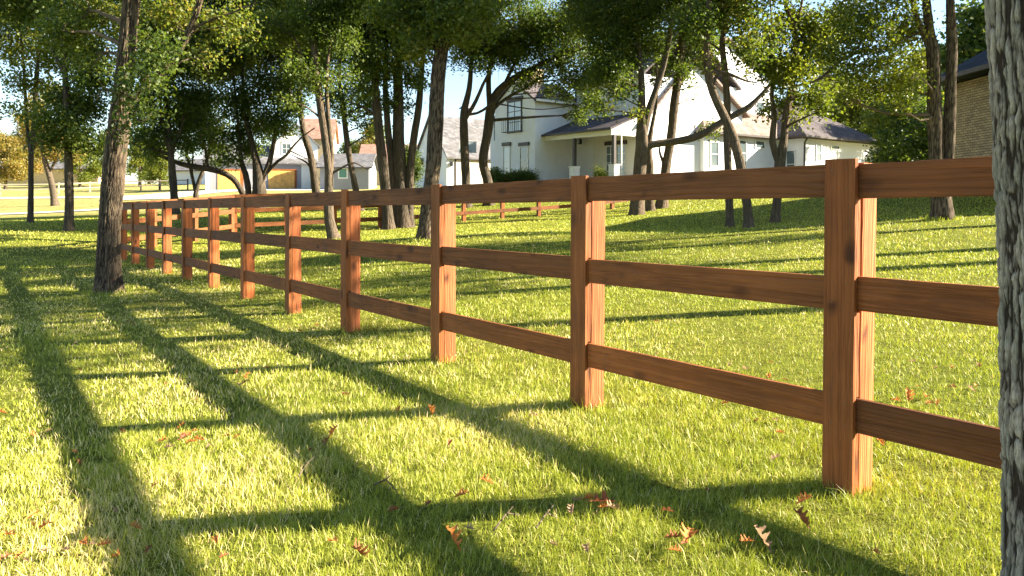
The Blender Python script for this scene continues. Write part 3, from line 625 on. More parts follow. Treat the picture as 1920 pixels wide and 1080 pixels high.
tree('oak_tree', 'forked trunk in front of the right wing window with bright leaves', 20.5, [[(1453, 419, 17), (1457, 375, 16), (1461, 330, 19), (1463, 300, 20), (1470, 260, 14), (1474, 215, 13), (1484, 165, 12), (1492, 100, 11), (1488, 50, 10), (1473, 10, 8), (1468, -50, 6)], [(1460, 305, 13), (1448, 265, 12), (1452, 220, 10), (1447, 180, 8), (1450, 140, 5)], [(1484, 60, 6), (1500, 20, 5), (1510, -30, 3)]],
     blobs=[(1440, 120, 36), (1480, 140, 40), (1520, 110, 44), (1440, 65, 44), (1500, 50, 50), (1545, 60, 50), (1500, 190, 26), (1525, 175, 28), (1460, 195, 22), (1560, 150, 34), (1545, 205, 16), (1440, 210, 14), (1490, 225, 12), (1400, 90, 26)], crown=(7, 11.5, 3.3, 8), lsz=.10, cover=.72, mat='leaf_lit', bmat='bark', seg=16, seed=22, bias=-.05)
tree('oak_tree', 'twin trunk beside the brick house with a limb sweeping left', 16, [[(1766, 413, 36), (1765, 370, 33), (1757, 320, 26), (1754, 250, 26), (1752, 180, 24), (1749, 100, 23), (1742, 50, 17), (1735, -20, 14), (1730, -120, 9)], [(1772, 370, 18), (1777, 320, 19), (1780, 250, 20), (1783, 160, 20), (1785, 80, 19), (1782, 10, 15), (1778, -80, 10)], [(1749, 110, 12), (1735, 70, 12), (1718, 30, 10), (1705, -20, 9)], [(1735, 62, 6), (1712, 65, 6), (1680, 80, 6), (1650, 92, 6), (1610, 98, 6), (1575, 115, 5), (1540, 145, 5), (1520, 155, 3)]],
     blobs=[(1700, 60, 44), (1660, 110, 36), (1620, 60, 52), (1600, 130, 38), (1690, 150, 34), (1640, 165, 30), (1590, 20, 50), (1660, 10, 56), (1720, 120, 24), (1560, 110, 34), (1580, 180, 22), (1690, 200, 16)], crown=(5.6, 8.8, 2.6, 6), lsz=.07, cover=.58, mat='leaf_lit', bmat='bark_ridged_brown', seg=60, step=.07, furrow=.008, seed=23)
print('LEAVES', NLEAF)

# --- trees off to the right of the picture: their shade crosses the lawn
def free_tree(name, label, x, y, hb, ht, Rd, n, seed, rad=.16, mat='leaf', cover=.55, lsz=.12, lean=0, group=None, bmat='bark'):
    Y = y; px = CX + F*x/Y; z0 = h1(x, y); k = F/Y
    def py(z): return HY - (z0+z-CAMZ)*k
    st = [[(px, py(0), rad*2*k), (px+lean*.3*k, py(ht*.35), rad*1.7*k), (px+lean*k, py(ht*.65), rad*1.2*k)]]
    return tree(name, label, Y, st, crown=(hb, ht, Rd, n), lsz=lsz, cover=cover, seed=seed, mat=mat, bmat=bmat, group=group)
OG = 'oaks standing along the lawn to the right of the view'
for i, (x, y, hb, ht, Rd, n, cv) in enumerate(((9.5, 8.1, 4.9, 8.6, 1.9, 8, .22), (8.6, 10.4, 5.2, 9.2, 2.0, 9, .25), (12.5, 11.8, 4.6, 9.4, 2.0, 8, .24), (14.5, 14.6, 4.4, 10, 2.3, 7, .28), (19, 17.5, 6.0, 9.5, 2.2, 6, .1))):
    free_tree('oak_tree', 'oak on the lawn to the right of the view shading the grass', x, y, hb, ht, Rd, n, 40+i, .19, cover=cv, group=OG)

for i, (x, y, ht) in enumerate(((29.5, 50, 8.2), (33, 56, 9), (27.5, 45.5, 7))):  # added oaks, mostly hidden from the camera, placed to shade the right wing
    free_tree('oak_tree', 'added leafy oak beyond the right wing of the white house, shading its walls', x, y, 2.6, ht, 2.8, 9, 55+i, .16, cover=.8, lsz=.15, group='added oaks shading the right wing', mat='leaf_lit')
# --- distant trees: a few shared crowns copied
def far_proto(i, Rd, ht, hb, lsz=.3, cover=.75):
    rng = np.random.default_rng(60+i); W = Wood()
    P = [np.array([0, 0, -.3]), np.array([rng.uniform(-.2, .2), 0, ht*.3]), np.array([rng.uniform(-.4, .4), 0, ht*.62])]
    W.limb(P, [.26, .2, .1], 10, .6, .08, 0, .4); B = []
    for k in range(11):
        t = (k+.5)/11; zz = hb + (ht-hb)*t; w = math.sin(math.pi*min(1, .22+.74*t))**.7; a = k*2.4 + rng.uniform(-.4, .4)
        rr = Rd*w*rng.uniform(.3, .75); s = Rd*rng.uniform(.34, .52); c = np.array([rr*math.cos(a), rr*math.sin(a), zz]); B.append((*c, s, s*.75))
        W.limb([P[1]*(1-t)+P[2]*t, (P[2]+c)/2 + rng.normal(size=3)*.2, c], [.08, .05, .02], 6, .8, 0)
    me, n = leaves_mesh('crown', B, lsz, cover, M['leaf_far'], np.zeros(3), rng, sig=.22)
    return W.mesh('trunk', M['bark_far'], np.zeros(3)), me
protos = [far_proto(0, 3.4, 9, 2.2), far_proto(1, 3.0, 8, 1.5), far_proto(2, 4.0, 11, 2.6), far_proto(3, 2.2, 4.6, .2, .2, .9)]
for tm, cm in protos: pass
def far_tree(p, px, Y, s, mat, label, group, rot, sx=1.0, cat='tree', name='broadleaf_tree'):
    x = (px-CX)/F*Y; r = empty(name, (x, Y, h1(x, Y)), rot); r.scale = (s*sx, s*sx, s); tag(r, label, cat, group)
    for nm, me in zip(('trunk', 'crown'), protos[p]):
        o = bpy.data.objects.new(nm, me); col.objects.link(o); o.parent = r
        if nm == 'crown' and mat != 'leaf_far':
            o.material_slots[0].link = 'OBJECT'; o.material_slots[0].material = M[mat]
    return r
rr = random.Random(5)
GA = 'autumn coloured trees beyond the far rail fence'; GB = 'olive green trees in the far belt behind the houses'; GC = 'yellow green trees behind the right wing'
for px, Y, s, mt, p in ((-60, 108, .95, 'leaf_autumn', 0), (10, 98, .85, 'leaf_autumn', 1), (60, 118, .9, 'leaf_autumn', 2), (150, 104, .75, 'leaf_lit', 1), (205, 112, .8, 'leaf_lit', 0), (262, 108, .75, 'leaf_lit', 1), (-150, 104, 1.0, 'leaf_autumn', 2)):
    far_tree(p, px, Y, s, mt, 'autumn yellow tree beyond the far rail fence' if mt == 'leaf_autumn' else 'yellowing green tree beyond the far rail fence', GA if mt == 'leaf_autumn' else 'yellowing trees beyond the far rail fence', rr.uniform(0, 6))
far_tree(1, 300, 96, .62, 'leaf_lit', 'small yellow green tree right of the big trunk before the grey house', None, 1.0)
far_tree(0, 700, 118, .95, 'leaf_autumn', 'orange brown tree showing above the red tiled roof', None, 2.0)
for i in range(17):
    px = -340 + i*165 + rr.uniform(-40, 40)
    far_tree(rr.choice((0, 1, 2)), px, rr.uniform(135, 165), rr.uniform(.8, 1.05), 'leaf_far', 'olive green tree in the far belt behind the houses', GB, rr.uniform(0, 6), 1.4)
for px, Y, s, p in ((1600, 80, .95, 2), (1668, 72, .9, 0), (1735, 66, 1.0, 2), (1560, 92, 1.05, 2), (1800, 60, 1.0, 0)):
    far_tree(p, px, Y, s, 'leaf_lit', 'yellow green tree behind the right wing of the white house', GC, rr.uniform(0, 6), 1.05)
far_tree(2, 1850, 44, .95, 'leaf', 'dark green tree rising behind the slate roof of the brick house', None, 1.0)
far_tree(3, 1712, 40, .98, 'leaf', 'big dark evergreen bush between the white and brick houses', None, .4, .95, 'bush', 'bush')
far_tree(3, 1668, 47, .5, 'leaf_lit', 'pale green bush at the corner of the right wing', None, 2.4, 1.2, 'bush', 'bush')
far_tree(3, 1760, 36, .8, 'leaf', 'dark bush behind the twin trunk by the brick house', None, 3.4, 1.1, 'bush', 'bush')

# ------------------------------------------------------------------ houses
def rot_root(name, px, Y, z, phi, label, cat='house'):
    x = (px-CX)/F*Y; r = empty(name, (x, Y, z), phi); tag(r, label, cat); return r
class Frame:
    """local frame of a building: x along phi, y to its left; px_x(px,y) finds the local x where column px meets the line y"""
    def __init__(s, px, Y, z, phi): s.C = np.array([(px-CX)/F*Y, Y]); s.z = z; s.ex = np.array([math.cos(phi), math.sin(phi)]); s.ey = np.array([-math.sin(phi), math.cos(phi)]); s.phi = phi
    def x_at(s, px, y):
        m = (px-CX)/F; p = s.C + y*s.ey; return (m*p[1]-p[0])/(s.ex[0]-m*s.ex[1])
    def y_at(s, px, x):
        m = (px-CX)/F; p = s.C + x*s.ex; return (m*p[1]-p[0])/(s.ey[0]-m*s.ey[1])
    def z_at(s, py, x, y):
        p = s.C + x*s.ex + y*s.ey; return CAMZ + (HY-py)*p[1]/F - s.z
def window_y(par, x, y0, y1, z0, z1, pane='glass', nv=1, nh=1, side=-1, lintel=False, name='window', fm='trim', d=.04, fw=.06):
    """window in a wall of constant local x, facing -x (side -1)"""
    s = side; f = MB(); xa = x + s*.004; xb = x + s*(d+.02); lo, hi = min(xa, xb), max(xa, xb)
    f.box(lo, hi, y0, y1, z1-fw, z1); f.box(lo, hi, y0, y1, z0, z0+fw); f.box(lo, hi, y0, y0+fw, z0+fw, z1-fw); f.box(lo, hi, y1-fw, y1, z0+fw, z1-fw)
    w = MB(); w.box(min(x+s*.002, x+s*.02), max(x+s*.002, x+s*.02), y0+fw, y1-fw, z0+fw, z1-fw)
    wo = w.build(name, M[pane], par); f.build('frame', M[fm], wo)
    b = MB(); k = 0
    for i in range(1, nv+0 if nv else 0):
        yy = y0 + (y1-y0)*i/nv; b.box(min(x+s*.021, x+s*.04), max(x+s*.021, x+s*.04), yy-.02, yy+.02, z0+fw, z1-fw); k = 1
    for i in range(1, nh):
        zz = z0 + (z1-z0)*i/nh; b.box(min(x+s*.021, x+s*.043), max(x+s*.021, x+s*.043), y0+fw, y1-fw, zz-.02, zz+.02); k = 1
    if k: b.build('glazing_bar', M[fm], wo)
    if lintel:
        b = MB(); b.box(min(x+s*.003, x+s*.09), max(x+s*.003, x+s*.09), y0-.1, y1+.1, z1+.012, z1+.24); b.build('lintel', M['dark_trim'], par, .005)
    return wo
def window_x(par, y, x0, x1, z0, z1, pane='glass', nv=1, nh=1, name='window', fm='trim', fw=.06, d=.06, lintel=False):
    """window in a wall of constant local y, facing -y"""
    f = MB(); ya, yb = y-d, y-.004
    f.box(x0, x1, ya, yb, z1-fw, z1); f.box(x0, x1, ya, yb, z0, z0+fw); f.box(x0, x0+fw, ya, yb, z0+fw, z1-fw); f.box(x1-fw, x1, ya, yb, z0+fw, z1-fw)
    w = MB(); w.box(x0+fw, x1-fw, y-.02, y-.002, z0+fw, z1-fw); wo = w.build(name, M[pane], par); f.build('frame', M[fm], wo)
    b = MB(); k = 0
    for i in range(1, nv):
        xx = x0+(x1-x0)*i/nv; b.box(xx-.02, xx+.02, y-.04, y-.021, z0+fw, z1-fw); k = 1
    for i in range(1, nh):
        zz = z0+(z1-z0)*i/nh; b.box(x0+fw, x1-fw, y-.043, y-.021, zz-.02, zz+.02); k = 1
    if k: b.build('glazing_bar', M[fm], wo)
    if lintel: b = MB(); b.box(x0-.1, x1+.1, y-.09, y-.003, z1+.012, z1+.24); b.build('lintel', M['dark_trim'], par, .005)
    return wo
def slab(par, name, pts, th, mat):
    """roof plane: polygon thickened downwards"""
    b = MB(); b.prism(pts, (0, 0, -th)); return b.build(name, mat, par)

def white_house():
    ph = R(38); C = (1003, 48.0); bz = pix(1003, 342, 48)[2]
    f = Frame(*C, bz, ph); r = rot_root('white_house', *C, bz, ph, 'large white stucco house with dark roofs behind the oak trees')
    tz = f.z_at(168, 0, 0)                       # tower wall top at the corner
    Lt = f.y_at(928, 0); a = f.x_at(1079, 0)
    ze = f.z_at(187, 0, 0)
    # tower
    b = MB(); b.box(0, a, 0, Lt, -1, ze)
    # gable of the tower: faces -x, ridge along x
    b.prism([(0, -.0, ze), (0, Lt, ze), (0, Lt/2, ze+1.35)], (a, 0, 0)); b.build('tower_wall', M['stucco'], r)
    zr = ze+1.35; ov = .32
    sl = 1.35/(Lt/2)
    slab(r, 'tower_roof', [(-.18, -ov, ze-ov*sl+.16), (a+.5, -ov, ze-ov*sl+.16), (a+.5, Lt/2, zr+.16), (-.18, Lt/2, zr+.16)], .13, M['shingle'])
    slab(r, 'tower_roof', [(-.18, Lt+ov, ze-ov*sl+.16), (-.18, Lt/2, zr+.161), (a+.5, Lt/2, zr+.161), (a+.5, Lt+ov, ze-ov*sl+.16)], .13, M['shingle'])
    g = MB(); g.box(-.18, a, -ov-.12, -ov-.002, ze-.13, ze+.02); g.build('gutter', M['cream'], r, .01)
    # tower windows (left face, normal -x)
    y1 = f.y_at(952, 0); y0 = f.y_at(979, 0); zt = f.z_at(189, 0, (y0+y1)/2); zb = f.z_at(249, 0, (y0+y1)/2)
    window_y(r, 0, y0, y1, zb, zt, 'glass_pale', 2, 3, lintel=True, name='french_window', fm='dark_trim', fw=.08)
    b = MB(); zb2 = zb+.95
    for zz in (zb+.06, zb2): b.box(-.42, -.02, y0-.12, y0-.09, zz-.02, zz+.02); b.box(-.42, -.02, y1+.09, y1+.12, zz-.02, zz+.02); b.box(-.42, -.39, y0-.09, y1+.09, zz-.02, zz+.02)
    n = 9
    for i in range(n+1): yy = y0-.09 + (y1-y0+.18)*i/n; b.box(-.415, -.395, yy-.009, yy+.009, zb+.08, zb2-.02)
    b.build('balcony_railing', M['black'], r)
    for pa, pb in ((944, 957), (975, 991)):
        y1 = f.y_at(pa, 0); y0 = f.y_at(pb, 0); zt = f.z_at(274, 0, (y0+y1)/2); zb = f.z_at(327, 0, (y0+y1)/2)
        window_y(r, 0, y0, y1, zb, zt, 'glass_pale' if pa < 960 else 'glass', 1, 2, lintel=True, fm='trim')
    # lower addition at the left of the tower
    b = MB(); b.box(.8, a+3, Lt, Lt+1.6, -1, ze-1.0); b.build('rear_wall', M['stucco'], r)
    window_y(r, .8, Lt+.45, Lt+1.2, 2.9, 4.6, 'glass', 1, 2)
    slab(r, 'rear_roof', [(.5, Lt+.33, ze-.35), (.5, Lt+1.9, ze-1.05), (a+3, Lt+1.9, ze-1.05), (a+3, Lt+.33, ze-.35)], .14, M['shingle'])
    # main wall behind the porch (plane x=a, facing -x) from y=0 down to yG
    sE = f.x_at(1022, 0); yP = f.y_at(1147, sE); yG = yP
    zE = f.z_at(252, sE, 0); zP = f.z_at(226, a, 0)
    wd = 9.0
    b = MB(); b.box(a, a+wd, yG+.004, -.0, zP-.9, ze+1.2)       # upper storey, board and batten
    k = 0; yy = -.3
    while yy > yG+.2: b.box(a-.025, a-.001, yy-.02, yy+.02, zP+.02, ze+1.2); yy -= .4
    b.build('upper_wall', M['siding'], r)
    b = MB(); b.box(a+1.3, a+wd-.01, yG+.01, -.004, -1, zP-.902)  # recessed ground floor: door alcove
    dy0 = f.y_at(1112, a); b.box(a, a+1.298, yG+.004, dy0, -1, zP-.902); b.build('porch_wall', M['cream'], r)
    # upper windows
    for pa, pb in ((1096, 1112), (1150, 1166)):
        y1 = f.y_at(pa, a); y0 = f.y_at(pb, a); window_y(r, a-.03, y0, y1, zP+.55, zP+1.75, 'glass', 2, 2)
    # main roof above
    zm = ze+1.2
    slab(r, 'main_roof', [(a-.35, yG-.2, zm-.1), (a-.35, .4, zm-.1), (a+4.2, .4, zm+3.4), (a+4.2, yG-.2, zm+3.4)][::-1], .16, M['shingle'])
    slab(r, 'main_roof', [(a+4.2, yG-.2, zm+3.401), (a+4.2, .4, zm+3.401), (a+wd+.3, .4, zm), (a+wd+.3, yG-.2, zm)][::-1], .16, M['shingle'])
    b = MB(); b.prism([(a, 0, zm-.3), (a+wd, 0, zm-.3), (a+4.2, 0, zm+3.2)], (0, -.2, 0)); b.build('gable_wall', M['siding'], r)
    # chimney
    b = MB(); b.box(1.5, 2.5, Lt*.5+.1, Lt*.5+.9, zr-.6, zr+.95); b.box(1.42, 2.58, Lt*.5+.02, Lt*.5+.98, zr+.95, zr+1.07); b.build('chimney', M['tan_wall'], r, .01)
    # porch
    slab(r, 'porch_roof', [(sE-.25, 0, zE-.02), (a-.03, 0, zP), (a-.03, yP-.25, zP), (sE-.25, yP-.25, zE-.02)], .10, M['shingle'])
    b = MB(); b.box(sE-.02, sE+.2, yP, -.01, zE-.42, zE-.14); b.box(sE+.2, a-.03, yP, yP+.18, zE-.42, zE-.14)
    b.prism([(sE-.02, yP, zE-.138), (a-.03, yP, zE-.138), (a-.03, yP, zP-.12)], (0, .1, 0)); b.build('porch_beam', M['trim'], r)
    b = MB(); b.box(sE-.33, sE-.252, yP-.25, 0, zE-.16, zE-.04); b.build('gutter', M['dark_trim'], r)
    b = MB(); b.box(sE-.2, a+1.3, yP-.1, -.002, -.6, .12); b.build('porch_floor', M['concrete'], r)
    for i, px in enumerate((1077, 1151)):
        y = f.y_at(px, sE+.09); p = MB(); p.box(sE+.01, sE+.19, y-.09, y+.09, .9, zE-.43)
        po = p.build('porch_post', M['dark_trim'], r, .008)
        q = MB(); q.box(sE-.12, sE+.32, y-.22, y+.22, .12, .86); q.box(sE-.16, sE+.36, y-.26, y+.26, .86, .92); q.build('pedestal', M['trim'], po, .01)
    yd = f.y_at(1159, sE-.3); d = MB(); d.tube([(sE-.3, yd, zE-.15), (sE-.2, yd, zE-.4), (sE-.05, yd, zE-.6), (sE-.05, yd, .95), (sE-.05, yd, .2)], .045, 8); d.build('downspout', M['trim'], r)
    d = MB(); d.tube([(a-.06, -.09, ze+.9), (a-.06, -.09, zP+.05)], .05, 8); d.build('downspout', M['dark_trim'], r)
    # porch door, lantern, wreath, double window
    xd = a+1.3; y1 = f.y_at(1092, xd); y0 = f.y_at(1103, xd)
    dm = MB(); dm.box(xd-.06, xd-.003, y0, y1, .12, 2.4); do = dm.build('door', M['dark_trim'], r); h = MB(); h.tube([(xd-.1, y0+.12, 1.1), (xd-.1, y0+.12, 1.35)], .02, 8); h.build('handle', M['steel'], do)
    h = MB(); h.tube([(xd-.13, (y0+y1)/2, 1.35), (xd-.07, (y0+y1)/2, 1.35)], .22, 16); h.build('wreath', M['leaf_far'], do)
    ly = f.y_at(1087, a-.5); l = MB(); l.box(a-.6, a-.4, ly-.1, ly+.1, 2.45, 2.8); l.tube([(a-.5, ly, 2.8), (a-.5, ly, 3.3)], .012, 6)
    lo_ = l.build('porch_lantern', M['black'], r); l = MB(); l.box(a-.607, a-.601, ly-.07, ly+.07, 2.49, 2.76); l.build('lantern_glass', M['glass_pale'], lo_)
    y1 = f.y_at(1137, a); y0 = f.y_at(1174, a); ym = (y0+y1)/2
    window_y(r, a, ym+.05, y1, .15, 2.25, 'glass', 2, 4, name='french_window', fm='cream'); window_y(r, a, y0, ym-.05, .15, 2.25, 'glass', 2, 4, name='french_window', fm='cream')
    b = MB(); b.box(a-.09, a-.003, y0-.1, y1+.1, 2.27, 2.5); b.build('lintel', M['dark_trim'], r)
    # lit front gable (plane y=yG, facing -y)
    xl = f.x_at(1196, yG); xa = f.x_at(1297, yG); za = f.z_at(112, xa, yG); x24 = f.x_at(1224, yG); z24 = f.z_at(204, x24, yG)
    s1 = (za-z24)/(xa-x24); zl = za - s1*(xa-a); xr = f.x_at(1392, yG); zrr = f.z_at(215, xr, yG)
    dpt = 7.0
    b = MB(); b.prism([(a+.003, yG, -1), (xr, yG, -1), (xr, yG, zrr), (xa, yG, za), (a+.003, yG, zl)], (0, dpt, 0)); b.build('gable_wall', M['stucco'], r)
    zz0 = zl - s1*.5
    slab(r, 'gable_roof', [(a-.5, yG-.35, zz0+.2), (xa, yG-.35, za+.2), (xa, yG+dpt, za+.2), (a-.5, yG+dpt, zz0+.2)], .17, M['shingle_brown'])
    sr = (za-zrr)/(xr-xa)
    slab(r, 'gable_roof', [(xa, yG-.35, za+.201), (xr+.4, yG-.35, zrr-sr*.4+.2), (xr+.4, yG+dpt, zrr-sr*.4+.2), (xa, yG+dpt, za+.201)], .17, M['shingle_brown'])
    # taller white block behind with its window
    xh0 = f.x_at(1335, yG+1.6); xh1 = f.x_at(1445, yG+1.6); zt2 = f.z_at(70, xh0, yG+1.6)
    zmid = f.z_at(150, xh1, yG+1.6)
    b = MB(); b.prism([(xh0-3, yG+1.6, 2), (xh1, yG+1.6, 2), (xh1, yG+1.6, zmid), ((xh0+xh1)/2-2, yG+1.6, zt2), (xh0-3, yG+1.6, zmid)], (0, 5, 0)); b.build('upper_gable_wall', M['stucco'], r)
    xm = (xh0+xh1)/2-2; s2 = (zt2-zmid)/(xh1-xm)
    slab(r, 'upper_gable_roof', [(xm, yG+1.3, zt2+.2), (xh1+.4, yG+1.3, zmid-.4*s2+.2), (xh1+.4, yG+6.6, zmid-.4*s2+.2), (xm, yG+6.6, zt2+.2)], .15, M['shingle_brown'])
    s3 = (zt2-zmid)/(xm-xh0+3)
    slab(r, 'upper_gable_roof', [(xm, yG+1.3, zt2+.201), (xm, yG+6.6, zt2+.201), (xh0-3.4, yG+6.6, zmid-.4*s3+.2), (xh0-3.4, yG+1.3, zmid-.4*s3+.2)], .15, M['shingle_brown'])
    xw0 = f.x_at(1417, yG+1.6); xw1 = f.x_at(1432, yG+1.6); window_x(r, yG+1.6, xw0, xw1, f.z_at(228, xw0, yG+1.6), f.z_at(190, xw0, yG+1.6), 'glass', 1, 2)
    # right wing: corner at column 1320
    hE = 3.05
    # find local corner where the eave (z=hE) shows at row 251 in column 1320: depth Yc
    Yc = (bz+hE-CAMZ)*F/(HY-251); pw = np.array([(1320-CX)/F*Yc, Yc]) - f.C; xW = float(pw@f.ex); yW = float(pw@f.ey)
    x4 = f.x_at(1470, yW)
    Yc2 = (bz+hE-CAMZ)*F/(HY-259); pw = np.array([(1507-CX)/F*Yc2, Yc2]) - f.C; xV = float(pw@f.ex); yV = float(pw@f.ey); xV1 = f.x_at(1645, yV)
    print('wing', xW, yW, xV, yV, xV1, 'G', yG, a, xl, xa, za)
    b = MB(); b.box(xW, xV+.01, yW, yG+3, -1, hE); b.build('wing_wall', M['stucco'], r)
    b = MB(); b.box(xV, xV1, yV, yG+6, -1, hE+.002); b.build('wing_wall', M['stucco'], r)
    def hip(x0, x1, y0, y1, z0, zr, mat, ov=.45):
        x0 -= ov; x1 += ov; y0 -= ov; y1 += ov; w = min(x1-x0, y1-y0)/2
        if (x1-x0) > (y1-y0): A = (x0+w, (y0+y1)/2, zr); B_ = (x1-w, (y0+y1)/2, zr)
        else: A = ((x0+x1)/2, y0+w, zr); B_ = ((x0+x1)/2, y1-w, zr)
        m_ = MB(); c = [(x0, y0, z0), (x1, y0, z0), (x1, y1, z0), (x0, y1, z0)]
        lw = [(p[0], p[1], z0-.14) for p in c]
        if (x1-x0) > (y1-y0):
            m_.poly([c[0], c[1], B_, A]); m_.poly([c[1], c[2], B_]); m_.poly([c[2], c[3], A, B_]); m_.poly([c[3], c[0], A])
        else:
            m_.poly([c[0], c[1], A]); m_.poly([c[1], c[2], B_, A]); m_.poly([c[2], c[3], B_]); m_.poly([c[3], c[0], A, B_])
        for i in range(4): m_.poly([c[i], c[(i+1) % 4], lw[(i+1) % 4], lw[i]])
        m_.poly(lw[::-1]); o = m_.build('hip_roof', mat, r)
        e = MB(); e.box(x0-.1, x1+.1, y0-.1, y0-.002, z0-.13, z0-.01); e.box(x0-.1, x0-.002, y0-.002, y1, z0-.13, z0-.01); e.build('eave_gutter', M['dark_trim'], o)
    hip(xW, xV+2, yW, yG+2.2, hE+.15, f.z_at(208, xW+2.5, yW+2.5), M['shingle_brown'])
    hip(xV, xV1, yV, yG+6, hE+.16, f.z_at(200, f.x_at(1535, yV+4), yV+4), M['shingle'])
    # wing windows
    for pa, pb, ya, yb in ((1330, 1347, 264, 313), (1382, 1399, 261, 312), (1415, 1434, 262, 279)):
        x0 = f.x_at(pa, yW); x1 = f.x_at(pb, yW); zt = f.z_at(ya, x0, yW); zb = f.z_at(yb, x0, yW)
        window_x(r, yW, x0, x1, zb, zt, 'glass', 1, 2 if yb > 300 else 1, fw=.09)
    for pa, pb, ya, yb in ((1529, 1540, 270, 302), (1557, 1573, 272, 280)):
        x0 = f.x_at(pa, yV); x1 = f.x_at(pb, yV); window_x(r, yV, x0, x1, f.z_at(yb, x0, yV), f.z_at(ya, x0, yV), 'glass', 1, 2 if yb > 300 else 1, fw=.05)
    yw = f.y_at(1477, xV); window_y(r, xV, yV+.6, yV+1.3, .4, 2.3, 'glass', 1, 2)
    d = MB(); d.tube([(xV-.3, yV-.5, hE+.05), (xV-.08, yV-.12, hE-.3), (xV-.06, yV-.06, 0)], .06, 8); d.build('downspout', M['dark_trim'], r)
    # extra posts of the wing
    return r
white_house()

def garage_block():
    ph = R(35); C = (838, 62.0); bz = pix(838, 352, 62)[2]; f = Frame(*C, bz, ph)
    r = rot_root('garage_house', *C, bz, ph, 'white garage block with a steep grey roof and beige door', 'garage')
    ze = f.z_at(290, 0, 0); W = f.y_at(778, 0); zr = f.z_at(221, 0, W/2); L = 9.0
    b = MB(); b.prism([(0, 0, -1), (0, 0, ze), (0, W/2, zr), (0, W, ze-.2), (0, W, -1)], (L, 0, 0)); b.build('wall', M['stucco'], r)
    s = (zr-ze)/(W/2); ov = .3
    slab(r, 'roof', [(-.2, -ov, ze-s*ov+.18), (L+.2, -ov, ze-s*ov+.18), (L+.2, W/2, zr+.18), (-.2, W/2, zr+.18)], .15, M['shingle_grey'])
    slab(r, 'roof', [(-.2, W/2, zr+.181), (L+.2, W/2, zr+.181), (L+.2, W+ov, ze-.2-s*ov+.18), (-.2, W+ov, ze-.2-s*ov+.18)], .15, M['shingle_grey'])
    x0 = f.x_at(855, 0); zt = f.z_at(299, x0, 0)
    b = MB(); b.box(x0, x0+4.6, -.03, -.003, 0, zt)
    for i in range(1, 4): b.box(x0, x0+4.6, -.038, -.031, zt*i/4-.02, zt*i/4+.02)
    b.build('garage_door', M['garage'], r)
    b = MB(); b.box(x0-.12, x0-.004, -.06, -.003, 0, zt); b.box(x0-.12, x0+4.7, -.06, -.003, zt+.003, zt+.14); b.build('door_trim', M['dark_trim'], r)
    xx = f.x_at(846, 0); b = MB(); b.box(xx-.08, xx+.08, -.2, -.004, zt-.55, zt-.2); b.build('wall_lamp', M['black'], r)
    b = MB(); b.box(3.2, 4.0, W/2-.3, W/2+.3, zr-.2, zr+1.0); b.prism([(3.0, W/2-.5, zr+1.0), (4.2, W/2-.5, zr+1.0), (3.6, W/2-.5, zr+1.5)], (0, 1, 0)); b.build('chimney', M['grey_wall'], r)
    b = MB(); b.box(-.5, -.02, W*.72, W+.25, ze-.6, ze-.1); b.build('porch_roof', M['shingle'], r)
garage_block()
def hoop():
    Y = 55; p = pix(877, 388, Y); z = h1(p[0], Y); r = empty('basketball_hoop', (p[0], Y, z), R(12)); tag(r, 'basketball backboard with a white outline in front of the grey garage roof', 'basketball hoop')
    zt = pix(877, 264, Y)[2]-z; zb = pix(877, 287, Y)[2]-z; w = 33/F*Y/2
    b = MB(); b.tube([(0, .7, -.2), (0, .7, zb-.6), (0, .15, (zt+zb)/2)], .06, 8); b.build('pole', M['black'], r)
    b = MB(); b.box(-w+.05, w-.05, -.015, .015, zb+.05, zt-.05); b.build('backboard', M['glass_pale'], r)
    b = MB()
    b.box(-w, w, -.03, .03, zt-.05, zt); b.box(-w, w, -.03, .03, zb, zb+.05); b.box(-w, -w+.05, -.03, .03, zb+.05, zt-.05); b.box(w-.05, w, -.03, .03, zb+.05, zt-.05)
    b.build('board_border', M['trim'], r)
    b = MB(); n = 16; pts = [(.23*math.cos(2*math.pi*i/n), -.32+.23*math.sin(2*math.pi*i/n), zb+.12) for i in range(n+1)]; b.tube(pts, .012, 6); b.build('rim', M['dark_trim'], r)
hoop()

def plain_house(name, label, px, Y, phi, py_base, L, W, he, hr, wall, roof, parts=None, axis='x', cat='house'):
    bz = pix(px, py_base, Y)[2]; f = Frame(px, Y, bz, phi); r = rot_root(name, px, Y, bz, phi, label, cat)
    if L > 50: L = f.x_at(L, 0)
    b = MB(); ov = .4
    if axis == 'x':
        b.prism([(0, 0, -1.5), (0, 0, he), (0, W/2, hr), (0, W, he), (0, W, -1.5)], (L, 0, 0)); b.build('wall', M[wall], r); s = (hr-he)/(W/2)
        slab(r, 'roof', [(-ov, -ov, he-s*ov+.18), (L+ov, -ov, he-s*ov+.18), (L+ov, W/2, hr+.18), (-ov, W/2, hr+.18)], .16, M[roof])
        slab(r, 'roof', [(-ov, W/2, hr+.181), (L+ov, W/2, hr+.181), (L+ov, W+ov, he-s*ov+.18), (-ov, W+ov, he-s*ov+.18)], .16, M[roof])
    else:
        b.prism([(0, 0, -1.5), (0, 0, he), (L/2, 0, hr), (L, 0, he), (L, 0, -1.5)], (0, W, 0)); b.build('wall', M[wall], r); s = (hr-he)/(L/2)
        slab(r, 'roof', [(-ov, -ov, he-s*ov+.18), (L/2, -ov, hr+.18), (L/2, W+ov, hr+.18), (-ov, W+ov, he-s*ov+.18)], .16, M[roof])
        slab(r, 'roof', [(L/2, -ov, hr+.181), (L+ov, -ov, he-s*ov+.18), (L+ov, W+ov, he-s*ov+.18), (L/2, W+ov, hr+.181)], .16, M[roof])
    if parts: parts(r, f)
    return r
